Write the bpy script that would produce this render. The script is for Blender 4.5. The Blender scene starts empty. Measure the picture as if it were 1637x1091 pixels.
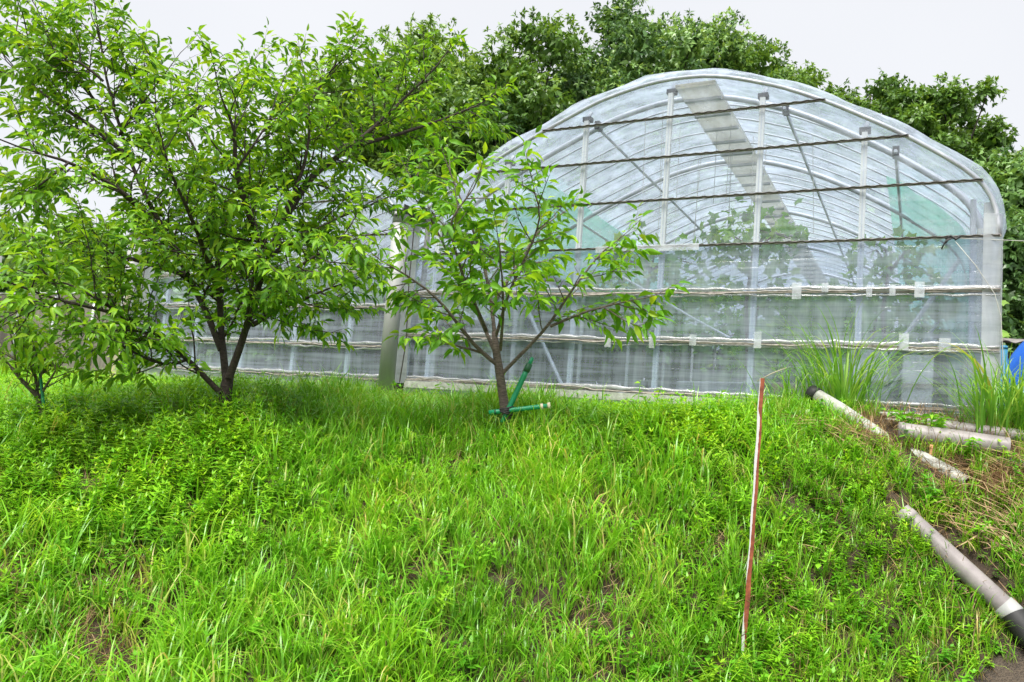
import bpy, math, random
import numpy as np
from mathutils import Vector, Matrix

random.seed(7)
rng = np.random.default_rng(7)
scene = bpy.context.scene
col = scene.collection

# ------------------------------------------------------------------ camera
IMW, IMH, FPX = 1637.0, 1091.0, 1250.0
YAW, PITCH, ROLL = math.radians(27.78), math.radians(5.35), math.radians(4.31)
EYE = 1.5
_cp, _sp, _cr, _sr = math.cos(PITCH), math.sin(PITCH), math.cos(ROLL), math.sin(ROLL)
_fwd = np.array([0, _cp, _sp]); _up = np.array([0, -_sp, _cp]); _rt = np.array([1.0, 0, 0])
CR = _cr * _rt + _sr * _up
CU = -_sr * _rt + _cr * _up
RM = np.array([CR, CU, _fwd])
cam_d = bpy.data.cameras.new('camera')
cam_d.sensor_width = 36.0
cam_d.lens = FPX / IMW * 36.0
cam_d.clip_end = 600
cam_d.clip_start = 0.05
cam = bpy.data.objects.new('camera', cam_d)
col.objects.link(cam)
m = Matrix.Identity(4)
for i in range(3):
    m[i][0], m[i][1], m[i][2] = CR[i], CU[i], -_fwd[i]
m[2][3] = EYE
cam.matrix_world = m
scene.camera = cam

# ------------------------------------------------------------------ world, sun, exposure
SUN_EL, SUN_AZ = math.radians(62), math.radians(205)     # azimuth measured from +Y clockwise
world = bpy.data.worlds.new('World')
scene.world = world
world.use_nodes = True
wn = world.node_tree
wn.nodes.clear()
wout = wn.nodes.new('ShaderNodeOutputWorld')
sky = wn.nodes.new('ShaderNodeTexSky')
sky.sky_type = 'NISHITA'
sky.sun_disc = False
sky.sun_elevation = SUN_EL
sky.sun_rotation = SUN_AZ
bg1 = wn.nodes.new('ShaderNodeBackground'); bg1.inputs['Strength'].default_value = 0.08
wn.links.new(sky.outputs[0], bg1.inputs['Color'])
bg2 = wn.nodes.new('ShaderNodeBackground')
bg2.inputs['Color'].default_value = (0.925, 0.935, 0.965, 1)   # even overcast cloud sheet
bg2.inputs['Strength'].default_value = 0.375
wtc = wn.nodes.new('ShaderNodeTexCoord'); wnz = wn.nodes.new('ShaderNodeTexNoise'); wnz.inputs['Scale'].default_value = 2.2; wnz.inputs['Detail'].default_value = 5
wn.links.new(wtc.outputs['Generated'], wnz.inputs['Vector'])
wrp = wn.nodes.new('ShaderNodeValToRGB'); wrp.color_ramp.elements[0].position = .3; wrp.color_ramp.elements[1].position = .7
wrp.color_ramp.elements[0].color = (0.885, 0.895, 0.93, 1); wrp.color_ramp.elements[1].color = (0.935, 0.945, 0.972, 1)
wn.links.new(wnz.outputs['Fac'], wrp.inputs[0]); wn.links.new(wrp.outputs[0], bg2.inputs['Color'])
wmix = wn.nodes.new('ShaderNodeMixShader'); wmix.inputs[0].default_value = 0.93
wn.links.new(bg1.outputs[0], wmix.inputs[1]); wn.links.new(bg2.outputs[0], wmix.inputs[2])
wn.links.new(wmix.outputs[0], wout.inputs['Surface'])

sun_d = bpy.data.lights.new('sun', 'SUN')
sun_d.energy = 2.7
sun_d.angle = math.radians(32)
sun_d.color = (1.0, 0.965, 0.9)
sun = bpy.data.objects.new('sun', sun_d)
col.objects.link(sun)
sd = Vector((math.sin(SUN_AZ) * math.cos(SUN_EL), math.cos(SUN_AZ) * math.cos(SUN_EL), math.sin(SUN_EL)))
sun.rotation_euler = sd.to_track_quat('Z', 'Y').to_euler()
scene.view_settings.view_transform = 'Standard'
scene.view_settings.look = 'None'
scene.view_settings.gamma = 1.0
scene.view_settings.use_curve_mapping = False
scene.view_settings.exposure = 1.45
scene.cycles.transparent_max_bounces = 16
scene.cycles.max_bounces = 6
scene.cycles.diffuse_bounces = 3
scene.cycles.glossy_bounces = 2
scene.cycles.transmission_bounces = 4
scene.cycles.use_denoising = True
scene.cycles.adaptive_threshold = 0.02

# ------------------------------------------------------------------ helpers
def ray(x, y):
    return RM.T @ np.array([(x - IMW / 2) / FPX, -(y - IMH / 2) / FPX, 1.0])
def at(x, y, d):
    """world point seen at photograph pixel (x, y) at distance d along +Y"""
    r = ray(x, y); p = r * d / r[1]
    return np.array([p[0], p[1], p[2] + EYE])
def proj(P):
    c = (np.atleast_2d(P) - [0, 0, EYE]) @ RM.T
    return IMW / 2 + FPX * c[:, 0] / c[:, 2], IMH / 2 - FPX * c[:, 1] / c[:, 2]
def sstep(a, b, x):
    t = np.clip((x - a) / (b - a), 0, 1); return t * t * (3 - 2 * t)

_nz = np.random.default_rng(3)
_NW = [(_nz.normal(size=2) * (0.9 * 1.6 ** k), _nz.uniform(0, 6.28), 1.0 / (1.25 ** k)) for k in range(7) for _ in range(3)]
def noise2(x, y, s=1.0):
    v = 0
    for w, ph, a in _NW:
        v = v + a * np.sin(w[0] * x * s + w[1] * y * s + ph)
    return v / 4.0

def mesh_obj(name, verts, faces, mat=None, parent=None, smooth=False, link=True, attr=None):
    me = bpy.data.meshes.new(name)
    verts = np.asarray(verts, dtype=np.float32).reshape(-1, 3)
    if isinstance(faces, np.ndarray):
        n, k = faces.shape
        me.vertices.add(len(verts)); me.vertices.foreach_set('co', verts.ravel())
        me.loops.add(n * k); me.loops.foreach_set('vertex_index', faces.astype(np.int32).ravel())
        me.polygons.add(n)
        me.polygons.foreach_set('loop_start', np.arange(0, n * k, k, dtype=np.int32))
        try:
            me.polygons.foreach_set('loop_total', np.full(n, k, dtype=np.int32))
        except Exception:
            pass
        me.update(calc_edges=True)
    else:
        me.from_pydata([tuple(map(float, v)) for v in verts], [], faces)
    if smooth:
        me.polygons.foreach_set('use_smooth', np.ones(len(me.polygons), dtype=bool))
    if attr is not None:
        for an, av in attr.items():
            a = me.attributes.new(an, 'FLOAT', 'POINT')
            a.data.foreach_set('value', np.asarray(av, dtype=np.float32))
    if mat is not None:
        me.materials.append(mat)
    me.update()
    o = bpy.data.objects.new(name, me)
    if link:
        col.objects.link(o)
    if parent is not None:
        o.parent = parent
    return o

def tag(o, label=None, cat=None, group=None, kind=None):
    if label: o['label'] = label
    if cat: o['category'] = cat
    if group: o['group'] = group
    if kind: o['kind'] = kind
    return o
def empty(name, loc=(0, 0, 0), rz=0.0, label=None, cat=None, group=None):
    o = bpy.data.objects.new(name, None)
    o.empty_display_size = 0.1
    col.objects.link(o)
    o.location = loc; o.rotation_euler = (0, 0, rz)
    return tag(o, label, cat, group)

class MB:
    """collects shapes for one mesh"""
    def __init__(self): self.v = []; self.f = []; self.n = 0; self.a = []
    def add(self, v, f, a=None):
        self.v.append(np.asarray(v, float).reshape(-1, 3))
        self.f += [tuple(i + self.n for i in q) for q in f]
        self.n += len(self.v[-1])
        return self
    def box(self, x0, x1, y0, y1, z0, z1):
        v = [(x0, y0, z0), (x1, y0, z0), (x1, y1, z0), (x0, y1, z0), (x0, y0, z1), (x1, y0, z1), (x1, y1, z1), (x0, y1, z1)]
        return self.add(v, [(0, 3, 2, 1), (4, 5, 6, 7), (0, 1, 5, 4), (1, 2, 6, 5), (2, 3, 7, 6), (3, 0, 4, 7)])
    def tube(self, pts, r, n=8, cap=True, squash=None):
        pts = np.asarray(pts, float); k = len(pts)
        r = np.broadcast_to(np.asarray(r, float), (k,))
        V = []
        t = np.gradient(pts, axis=0)
        ref = None
        for i in range(k):
            d = t[i] / (np.linalg.norm(t[i]) + 1e-9)
            if ref is None:
                ref = np.array([0, 0, 1.0]) if abs(d[2]) < 0.9 else np.array([1.0, 0, 0])
            a = np.cross(d, ref); a /= np.linalg.norm(a) + 1e-9
            b = np.cross(a, d); ref = b
            for j in range(n):
                q = 2 * math.pi * j / n
                V.append(pts[i] + r[i] * (math.cos(q) * a + math.sin(q) * b))
        F = []
        for i in range(k - 1):
            for j in range(n):
                j2 = (j + 1) % n
                F.append((i * n + j, i * n + j2, (i + 1) * n + j2, (i + 1) * n + j))
        if cap:
            F.append(tuple(range(n - 1, -1, -1))); F.append(tuple((k - 1) * n + j for j in range(n)))
        return self.add(V, F)
    def build(self, name, mat, parent=None, smooth=False):
        return mesh_obj(name, np.concatenate(self.v), self.f, mat, parent, smooth)

# ------------------------------------------------------------------ materials
def nmat(name):
    mt = bpy.data.materials.new(name); mt.use_nodes = True
    nt = mt.node_tree; nt.nodes.clear()
    out = nt.nodes.new('ShaderNodeOutputMaterial')
    return mt, nt, out
def N(nt, t, **kw):
    n = nt.nodes.new(t)
    for k, v in kw.items():
        if k.startswith('_'): setattr(n, k[1:], v)
        else: n.inputs[k].default_value = v
    return n
def ramp(nt, fac, stops, interp='LINEAR'):
    r = nt.nodes.new('ShaderNodeValToRGB'); r.color_ramp.interpolation = interp
    e = r.color_ramp.elements
    while len(e) < len(stops): e.new(0.5)
    for q, (p, c) in zip(e, stops):
        q.position = p; q.color = (c[0], c[1], c[2], 1) if len(c) == 3 else c
    nt.links.new(fac, r.inputs[0])
    return r
def coord(nt, scale=(1, 1, 1), kind='Object'):
    tc = nt.nodes.new('ShaderNodeTexCoord'); mp = nt.nodes.new('ShaderNodeMapping')
    mp.inputs['Scale'].default_value = scale
    nt.links.new(tc.outputs[kind], mp.inputs[0])
    return mp.outputs[0]

def plain(name, c1, c2, scale=(6, 6, 6), rough=0.6, bump=0.15, metal=0.0, detail=6, bscale=None):
    mt, nt, out = nmat(name)
    p = N(nt, 'ShaderNodeBsdfPrincipled', Roughness=rough, Metallic=metal)
    nz = N(nt, 'ShaderNodeTexNoise', Scale=1.0, Detail=detail, Roughness=0.65)
    nt.links.new(coord(nt, scale), nz.inputs['Vector'])
    r = ramp(nt, nz.outputs['Fac'], [(0.3, c1), (0.7, c2)])
    nt.links.new(r.outputs[0], p.inputs['Base Color'])
    if bump:
        b = N(nt, 'ShaderNodeBump', Strength=bump, Distance=0.02)
        nt.links.new(nz.outputs['Fac'], b.inputs['Height']); nt.links.new(b.outputs[0], p.inputs['Normal'])
    nt.links.new(p.outputs[0], out.inputs[0])
    return mt

def leafmat(name, stops, transl=0.38, rough=0.42, tcol=1.5, base_attr=False, spec=0.45, patchy=False):
    """stops: colours from dark to young along the per-leaf variation value"""
    mt, nt, out = nmat(name)
    at_ = N(nt, 'ShaderNodeAttribute', _attribute_name='var')
    oi = nt.nodes.new('ShaderNodeObjectInfo')
    ad = N(nt, 'ShaderNodeMath', _operation='ADD')
    nt.links.new(at_.outputs['Fac'], ad.inputs[0]); nt.links.new(oi.outputs['Random'], ad.inputs[1])
    fr = N(nt, 'ShaderNodeMath', _operation='FRACT'); nt.links.new(ad.outputs[0], fr.inputs[0])
    r = ramp(nt, fr.outputs[0], stops)
    colr = r.outputs[0]
    if patchy:
        ge = nt.nodes.new('ShaderNodeNewGeometry')
        pn = N(nt, 'ShaderNodeTexNoise', Scale=1.6, Detail=4, Roughness=0.6); nt.links.new(ge.outputs['Position'], pn.inputs['Vector'])
        pr_ = ramp(nt, pn.outputs['Fac'], [(0.32, (0.74, 0.80, 0.75)), (0.5, (1.02, 1.04, 0.95)), (0.68, (1.36, 1.16, 1.05))])
        pm = N(nt, 'ShaderNodeMix', _data_type='RGBA', _blend_type='MULTIPLY'); pm.inputs['Factor'].default_value = 1
        nt.links.new(colr, pm.inputs['A']); nt.links.new(pr_.outputs[0], pm.inputs['B']); colr = pm.outputs['Result']
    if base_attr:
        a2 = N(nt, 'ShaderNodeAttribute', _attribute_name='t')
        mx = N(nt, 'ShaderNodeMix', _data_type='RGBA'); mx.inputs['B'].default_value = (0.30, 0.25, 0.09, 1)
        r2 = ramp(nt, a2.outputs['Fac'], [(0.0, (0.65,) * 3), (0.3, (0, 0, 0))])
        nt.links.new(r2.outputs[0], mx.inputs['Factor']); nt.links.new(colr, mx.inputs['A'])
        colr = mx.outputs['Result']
    p = N(nt, 'ShaderNodeBsdfPrincipled', Roughness=rough)
    p.inputs['Specular IOR Level'].default_value = spec
    nt.links.new(colr, p.inputs['Base Color'])
    tr = nt.nodes.new('ShaderNodeBsdfTranslucent')
    ml = N(nt, 'ShaderNodeMix', _data_type='RGBA', _blend_type='MULTIPLY'); ml.inputs['Factor'].default_value = 1
    ml.inputs['B'].default_value = (tcol * 1.15, tcol, tcol * 0.55, 1)
    nt.links.new(colr, ml.inputs['A']); nt.links.new(ml.outputs['Result'], tr.inputs['Color'])
    ms = nt.nodes.new('ShaderNodeMixShader'); ms.inputs[0].default_value = transl
    nt.links.new(p.outputs[0], ms.inputs[1]); nt.links.new(tr.outputs[0], ms.inputs[2])
    nt.links.new(ms.outputs[0], out.inputs[0])
    return mt

def film(name, lo, hi, colr, sv=(7, 7, 0.4), sh=(0.6, 0.6, 16), tint=(0.97, 0.985, 1.0), transl=0.5, gloss=0.06, bump=0.25, rough=0.16):
    """thin plastic sheet: clear, with milky dirt in vertical runs and stretched wrinkles"""
    mt, nt, out = nmat(name)
    n1 = N(nt, 'ShaderNodeTexNoise', Scale=1.0, Detail=7, Roughness=0.7); nt.links.new(coord(nt, sv), n1.inputs['Vector'])
    n2 = N(nt, 'ShaderNodeTexNoise', Scale=1.0, Detail=5, Roughness=0.6, Distortion=0.4); nt.links.new(coord(nt, sh), n2.inputs['Vector'])
    sm = N(nt, 'ShaderNodeMath', _operation='ADD'); nt.links.new(n1.outputs['Fac'], sm.inputs[0]); nt.links.new(n2.outputs['Fac'], sm.inputs[1])
    mr = N(nt, 'ShaderNodeMapRange'); mr.inputs['From Min'].default_value = 0.82; mr.inputs['From Max'].default_value = 1.22
    mr.inputs['To Min'].default_value = lo; mr.inputs['To Max'].default_value = hi
    nt.links.new(sm.outputs[0], mr.inputs['Value'])
    bp = N(nt, 'ShaderNodeBump', Strength=bump, Distance=0.03); nt.links.new(n2.outputs['Fac'], bp.inputs['Height'])
    tp = nt.nodes.new('ShaderNodeBsdfTransparent'); tp.inputs['Color'].default_value = (*tint, 1)
    df = nt.nodes.new('ShaderNodeBsdfDiffuse'); df.inputs['Color'].default_value = (*colr, 1)
    tl = nt.nodes.new('ShaderNodeBsdfTranslucent'); tl.inputs['Color'].default_value = (*colr, 1)
    m1 = nt.nodes.new('ShaderNodeMixShader'); m1.inputs[0].default_value = transl
    nt.links.new(df.outputs[0], m1.inputs[1]); nt.links.new(tl.outputs[0], m1.inputs[2])
    m2 = nt.nodes.new('ShaderNodeMixShader')
    nt.links.new(mr.outputs[0], m2.inputs[0]); nt.links.new(tp.outputs[0], m2.inputs[1]); nt.links.new(m1.outputs[0], m2.inputs[2])
    gl = N(nt, 'ShaderNodeBsdfAnisotropic', Roughness=rough); gl.inputs['Color'].default_value = (0.95, 0.97, 1, 1)
    nt.links.new(bp.outputs[0], gl.inputs['Normal'])
    lw = N(nt, 'ShaderNodeLayerWeight', Blend=0.25); nt.links.new(bp.outputs[0], lw.inputs['Normal'])
    mm = N(nt, 'ShaderNodeMath', _operation='MULTIPLY_ADD'); mm.inputs[1].default_value = 0.35; mm.inputs[2].default_value = gloss
    nt.links.new(lw.outputs['Fresnel'], mm.inputs[0])
    m3 = nt.nodes.new('ShaderNodeMixShader')
    nt.links.new(mm.outputs[0], m3.inputs[0]); nt.links.new(m2.outputs[0], m3.inputs[1]); nt.links.new(gl.outputs[0], m3.inputs[2])
    nt.links.new(m3.outputs[0], out.inputs[0])
    return mt

M = {}
M['bark'] = plain('cherry_bark', (0.018, 0.013, 0.011), (0.085, 0.06, 0.05), (30, 30, 90), 0.8, 0.8)
M['bark2'] = plain('young_cherry_bark', (0.04, 0.03, 0.024), (0.24, 0.19, 0.155), (22, 22, 110), 0.75, 0.8)
M['bark3'] = plain('evergreen_bark', (0.03, 0.025, 0.02), (0.1, 0.08, 0.06), (8, 8, 3), 0.9, 0.5)
M['cherry'] = leafmat('cherry_leaf', [(0.0, (0.065, 0.19, 0.014)), (0.45, (0.14, 0.32, 0.018)), (0.85, (0.24, 0.46, 0.024)), (1.0, (0.33, 0.50, 0.03))], rough=.5, spec=.3)
M['cherry_young'] = leafmat('young_cherry_leaf', [(0.0, (0.09, 0.25, 0.018)), (0.5, (0.15, 0.37, 0.02)), (0.9, (0.27, 0.49, 0.025)), (1.0, (0.37, 0.51, 0.035))], rough=.5, spec=.32)
M['sapling'] = leafmat('sapling_leaf', [(0.0, (0.14, 0.28, 0.02)), (0.6, (0.21, 0.44, 0.022)), (1.0, (0.33, 0.50, 0.035))])
M['evergreen'] = leafmat('evergreen_leaf', [(0.0, (0.045, 0.11, 0.032)), (0.5, (0.12, 0.24, 0.065)), (0.85, (0.20, 0.36, 0.10)), (1.0, (0.28, 0.44, 0.13))], transl=0.28, rough=0.36)
M['evergreen2'] = leafmat('evergreen_leaf_yellow', [(0.0, (0.05, 0.12, 0.02)), (0.5, (0.12, 0.24, 0.038)), (1.0, (0.24, 0.39, 0.07))], transl=0.3, rough=0.36)
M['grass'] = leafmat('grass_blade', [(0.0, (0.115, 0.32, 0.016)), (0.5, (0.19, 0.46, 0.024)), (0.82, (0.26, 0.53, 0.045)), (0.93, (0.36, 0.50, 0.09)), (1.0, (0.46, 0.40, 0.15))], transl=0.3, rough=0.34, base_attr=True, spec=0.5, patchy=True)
M['tallgrass'] = leafmat('tall_grass_blade', [(0.0, (0.10, 0.28, 0.03)), (0.6, (0.19, 0.42, 0.05)), (1.0, (0.34, 0.52, 0.11))], transl=0.36, rough=0.34, spec=0.5)
M['weed'] = leafmat('weed_leaf', [(0.0, (0.125, 0.35, 0.014)), (0.5, (0.22, 0.48, 0.02)), (1.0, (0.33, 0.55, 0.028))], transl=0.3, rough=0.42, patchy=True)
M['clover'] = leafmat('clover_leaf', [(0.0, (0.09, 0.31, 0.016)), (0.6, (0.16, 0.43, 0.02)), (1.0, (0.24, 0.49, 0.03))], transl=0.3, rough=0.5, patchy=True)
M['grape'] = leafmat('grape_leaf', [(0.0, (0.07, 0.2, 0.03)), (0.6, (0.15, 0.34, 0.05)), (1.0, (0.30, 0.46, 0.08))], transl=0.45)
M['straw'] = leafmat('dry_straw', [(0.0, (0.14, 0.075, 0.03)), (0.6, (0.33, 0.21, 0.10)), (1.0, (0.50, 0.37, 0.20))], transl=0.15, rough=0.6, tcol=1.0)
M['yellowblade'] = leafmat('yellowing_blade', [(0.0, (0.28, 0.34, 0.05)), (1.0, (0.45, 0.42, 0.12))], transl=0.35)
M['film_low'] = film('gable_film', 0.2, 0.58, (0.56, 0.64, 0.75), gloss=0.05, bump=0.45, tint=(0.72, 0.80, 0.92))
M['film_top'] = film('upper_gable_film', 0.05, 0.30, (0.78, 0.84, 0.93), gloss=0.03, bump=0.2, tint=(0.93, 0.97, 1.0))
M['film_roof'] = film('roof_film', 0.38, 0.78, (0.70, 0.80, 0.97), sv=(2, 1.2, 2), sh=(4, 9, 4), gloss=0.04, bump=0.4, transl=0.72)
M['film_side'] = film('side_film', 0.5, 0.85, (0.80, 0.82, 0.82), sv=(3, 9, 0.4), sh=(1, 1, 8), gloss=0.05, bump=0.4, transl=0.6)
M['film_roll'] = film('rolled_film', 0.5, 0.9, (0.50, 0.50, 0.50), sv=(9, 9, 9), sh=(3, 30, 40), gloss=0.08, bump=0.7, transl=0.3)
M['tape'] = film('clear_tape', 0.2, 0.42, (0.85, 0.88, 0.9), sv=(9, 9, 9), sh=(9, 9, 9), gloss=0.06, bump=0.1, transl=0.3)
M['net'] = plain('brown_shade_net', (0.11, 0.10, 0.082), (0.22, 0.20, 0.165), (40, 40, 2), 0.9, 0.2)
M['mint'] = film('mint_net', 0.55, 0.9, (0.38, 0.80, 0.68), sv=(3, 3, 3), sh=(8, 1, 8), gloss=0.02, bump=0.3, transl=0.65)
M['steel'] = plain('galvanised_pipe', (0.46, 0.48, 0.52), (0.62, 0.64, 0.68), (14, 14, 3), 0.45, 0.05, 0.25)
M['post'] = plain('cream_steel_post', (0.62, 0.62, 0.60), (0.74, 0.74, 0.71), (9, 9, 2), 0.45, 0.05)
M['ridge'] = film('yellowed_ridge_sheet', 0.6, 0.95, (0.60, 0.59, 0.52), sv=(2, 3, 2), sh=(9, 1, 9), gloss=0.02, bump=0.1, transl=0.75)
M['channel'] = plain('weathered_channel', (0.14, 0.125, 0.11), (0.42, 0.38, 0.34), (26, 26, 40), 0.6, 0.2)
M['wire'] = plain('dark_spring_wire', (0.022, 0.02, 0.018), (0.08, 0.07, 0.06), (30, 30, 30), 0.5, 0.1)
M['pvc'] = plain('weathered_pvc', (0.27, 0.275, 0.275), (0.39, 0.395, 0.39), (4, 4, 1.2), 0.5, 0.05)
M['pvcp'] = plain('faded_purple_grey_pvc', (0.18, 0.16, 0.16), (0.33, 0.30, 0.295), (5, 5, 5), 0.42, 0.1)
M['pvcw'] = plain('white_dirty_pipe', (0.22, 0.225, 0.19), (0.50, 0.51, 0.48), (16, 16, 16), 0.6, 0.2)
M['dark'] = plain('dark_rubber', (0.012, 0.012, 0.012), (0.03, 0.03, 0.03), (9, 9, 9), 0.6, 0.1)
M['gutter'] = plain('dark_gutter', (0.03, 0.03, 0.03), (0.09, 0.09, 0.09), (9, 9, 9), 0.6, 0.1)
M['green'] = plain('green_coated_stake', (0.004, 0.19, 0.075), (0.012, 0.32, 0.14), (30, 30, 8), 0.35, 0.2)
M['dgreen'] = plain('dark_green_sleeve', (0.012, 0.075, 0.035), (0.03, 0.13, 0.06), (30, 30, 30), 0.5, 0.2)
M['cream'] = plain('cream_wood_end', (0.55, 0.48, 0.33), (0.72, 0.64, 0.48), (30, 30, 30), 0.6, 0.1)
M['blue'] = plain('blue_tarpaulin', (0.012, 0.085, 0.42), (0.03, 0.15, 0.60), (5, 5, 5), 0.35, 0.3)
M['bluep'] = plain('blue_painted_post', (0.02, 0.17, 0.32), (0.05, 0.26, 0.44), (9, 9, 2), 0.5, 0.1)
M['card'] = plain('cardboard', (0.42, 0.28, 0.14), (0.54, 0.38, 0.21), (4, 4, 9), 0.8, 0.1)
M['board'] = plain('pale_board', (0.58, 0.57, 0.53), (0.70, 0.69, 0.65), (4, 4, 2), 0.7, 0.05)
M['wood'] = plain('old_timber', (0.05, 0.035, 0.028), (0.13, 0.10, 0.08), (5, 5, 40), 0.8, 0.3)
M['woodl'] = plain('pale_timber', (0.34, 0.29, 0.21), (0.5, 0.44, 0.34), (20, 20, 3), 0.8, 0.2)
M['shed'] = plain('dark_shed_wall', (0.018, 0.016, 0.015), (0.045, 0.04, 0.037), (3, 3, 20), 0.85, 0.3)
M['tin'] = plain('grey_corrugated_roof', (0.10, 0.09, 0.09), (0.22, 0.20, 0.19), (3, 3, 3), 0.55, 0.1)
M['conc'] = plain('old_concrete', (0.12, 0.12, 0.105), (0.26, 0.25, 0.23), (14, 14, 14), 0.9, 0.5)
M['rope'] = plain('white_rope', (0.36, 0.36, 0.33), (0.5, 0.5, 0.46), (90, 90, 90), 0.7, 0.3)
M['crate'] = plain('grey_plastic_crate', (0.36, 0.37, 0.36), (0.45, 0.46, 0.45), (3, 3, 3), 0.5, 0.05)
M['stub'] = plain('cut_reddish_wood', (0.34, 0.14, 0.06), (0.55, 0.30, 0.15), (9, 9, 30), 0.7, 0.2)

# soil
mt, nt, out = nmat('bank_soil')
p = N(nt, 'ShaderNodeBsdfPrincipled', Roughness=0.95)
n1 = N(nt, 'ShaderNodeTexNoise', Scale=2.2, Detail=9, Roughness=0.7); nt.links.new(coord(nt), n1.inputs['Vector'])
n2 = N(nt, 'ShaderNodeTexNoise', Scale=34, Detail=5, Roughness=0.7); nt.links.new(coord(nt), n2.inputs['Vector'])
mx = N(nt, 'ShaderNodeMix', _data_type='FLOAT'); mx.inputs['Factor'].default_value = 0.5
nt.links.new(n1.outputs['Fac'], mx.inputs['A']); nt.links.new(n2.outputs['Fac'], mx.inputs['B'])
r = ramp(nt, mx.outputs['Result'], [(0.3, (0.022, 0.015, 0.010)), (0.5, (0.058, 0.040, 0.026)), (0.72, (0.14, 0.10, 0.062))])
b = N(nt, 'ShaderNodeBump', Strength=0.9, Distance=0.03); nt.links.new(n2.outputs['Fac'], b.inputs['Height'])
nt.links.new(r.outputs[0], p.inputs['Base Color']); nt.links.new(b.outputs[0], p.inputs['Normal']); nt.links.new(p.outputs[0], out.inputs[0])
M['soil'] = mt
# road
mt, nt, out = nmat('old_asphalt')
p = N(nt, 'ShaderNodeBsdfPrincipled', Roughness=0.9)
n1 = N(nt, 'ShaderNodeTexNoise', Scale=2.0, Detail=8, Roughness=0.7); nt.links.new(coord(nt), n1.inputs['Vector'])
n2 = N(nt, 'ShaderNodeTexVoronoi', Scale=95); nt.links.new(coord(nt), n2.inputs['Vector'])
mx = N(nt, 'ShaderNodeMath', _operation='MULTIPLY_ADD'); mx.inputs[1].default_value = 0.55
nt.links.new(n2.outputs['Distance'], mx.inputs[0]); nt.links.new(n1.outputs['Fac'], mx.inputs[2])
r = ramp(nt, mx.outputs[0], [(0.35, (0.016, 0.014, 0.012)), (0.6, (0.034, 0.029, 0.025)), (0.85, (0.085, 0.065, 0.045))])
b = N(nt, 'ShaderNodeBump', Strength=0.8, Distance=0.01); nt.links.new(n2.outputs['Distance'], b.inputs['Height'])
nt.links.new(r.outputs[0], p.inputs['Base Color']); nt.links.new(b.outputs[0], p.inputs['Normal']); nt.links.new(p.outputs[0], out.inputs[0])
M['road'] = mt
# rusty stake with flaking white paint: object z is along the stake, object x across it
mt, nt, out = nmat('rusty_white_paint')
p = N(nt, 'ShaderNodeBsdfPrincipled', Roughness=0.75)
tc = nt.nodes.new('ShaderNodeTexCoord'); sx = nt.nodes.new('ShaderNodeSeparateXYZ'); nt.links.new(tc.outputs['Object'], sx.inputs[0])
prof = nt.nodes.new('ShaderNodeValToRGB')
pe = prof.color_ramp.elements
st_ = [(0.0, .75), (0.10, .62), (0.17, .15), (0.27, .10), (0.36, .42), (0.48, .52), (0.62, .60), (0.78, .66), (0.86, .62), (0.885, .18), (0.95, .2), (1.0, .12)]
while len(pe) < len(st_): pe.new(0.5)
for q, (po, va) in zip(pe, st_): q.position = po; q.color = (va, va, va, 1)
dv = N(nt, 'ShaderNodeMath', _operation='DIVIDE'); dv.inputs[1].default_value = 1.46; nt.links.new(sx.outputs['Z'], dv.inputs[0])
nt.links.new(dv.outputs[0], prof.inputs[0])
n1 = N(nt, 'ShaderNodeTexNoise', Scale=22, Detail=6, Roughness=0.7); nt.links.new(tc.outputs['Object'], n1.inputs['Vector'])
nn = N(nt, 'ShaderNodeMath', _operation='MULTIPLY_ADD'); nn.inputs[1].default_value = 0.45; nn.inputs[2].default_value = -0.225
nt.links.new(n1.outputs['Fac'], nn.inputs[0])
xa = N(nt, 'ShaderNodeMath', _operation='MULTIPLY_ADD'); xa.inputs[1].default_value = 1 / 0.031; xa.inputs[2].default_value = 0.5
nt.links.new(sx.outputs['X'], xa.inputs[0])
th = N(nt, 'ShaderNodeMath', _operation='ADD'); nt.links.new(prof.outputs[0], th.inputs[0]); nt.links.new(nn.outputs[0], th.inputs[1])
lt = N(nt, 'ShaderNodeMath', _operation='LESS_THAN'); nt.links.new(xa.outputs[0], lt.inputs[0]); nt.links.new(th.outputs[0], lt.inputs[1])
rust = ramp(nt, n1.outputs['Fac'], [(0.3, (0.10, 0.028, 0.015)), (0.55, (0.27, 0.07, 0.03)), (0.75, (0.40, 0.14, 0.05))])
mx = N(nt, 'ShaderNodeMix', _data_type='RGBA'); mx.inputs['B'].default_value = (0.58, 0.58, 0.57, 1)
nt.links.new(lt.outputs[0], mx.inputs['Factor']); nt.links.new(rust.outputs[0], mx.inputs['A'])
b = N(nt, 'ShaderNodeBump', Strength=0.5, Distance=0.004); nt.links.new(n1.outputs['Fac'], b.inputs['Height'])
nt.links.new(mx.outputs['Result'], p.inputs['Base Color']); nt.links.new(b.outputs[0], p.inputs['Normal']); nt.links.new(p.outputs[0], out.inputs[0])
M['stake'] = mt

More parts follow.
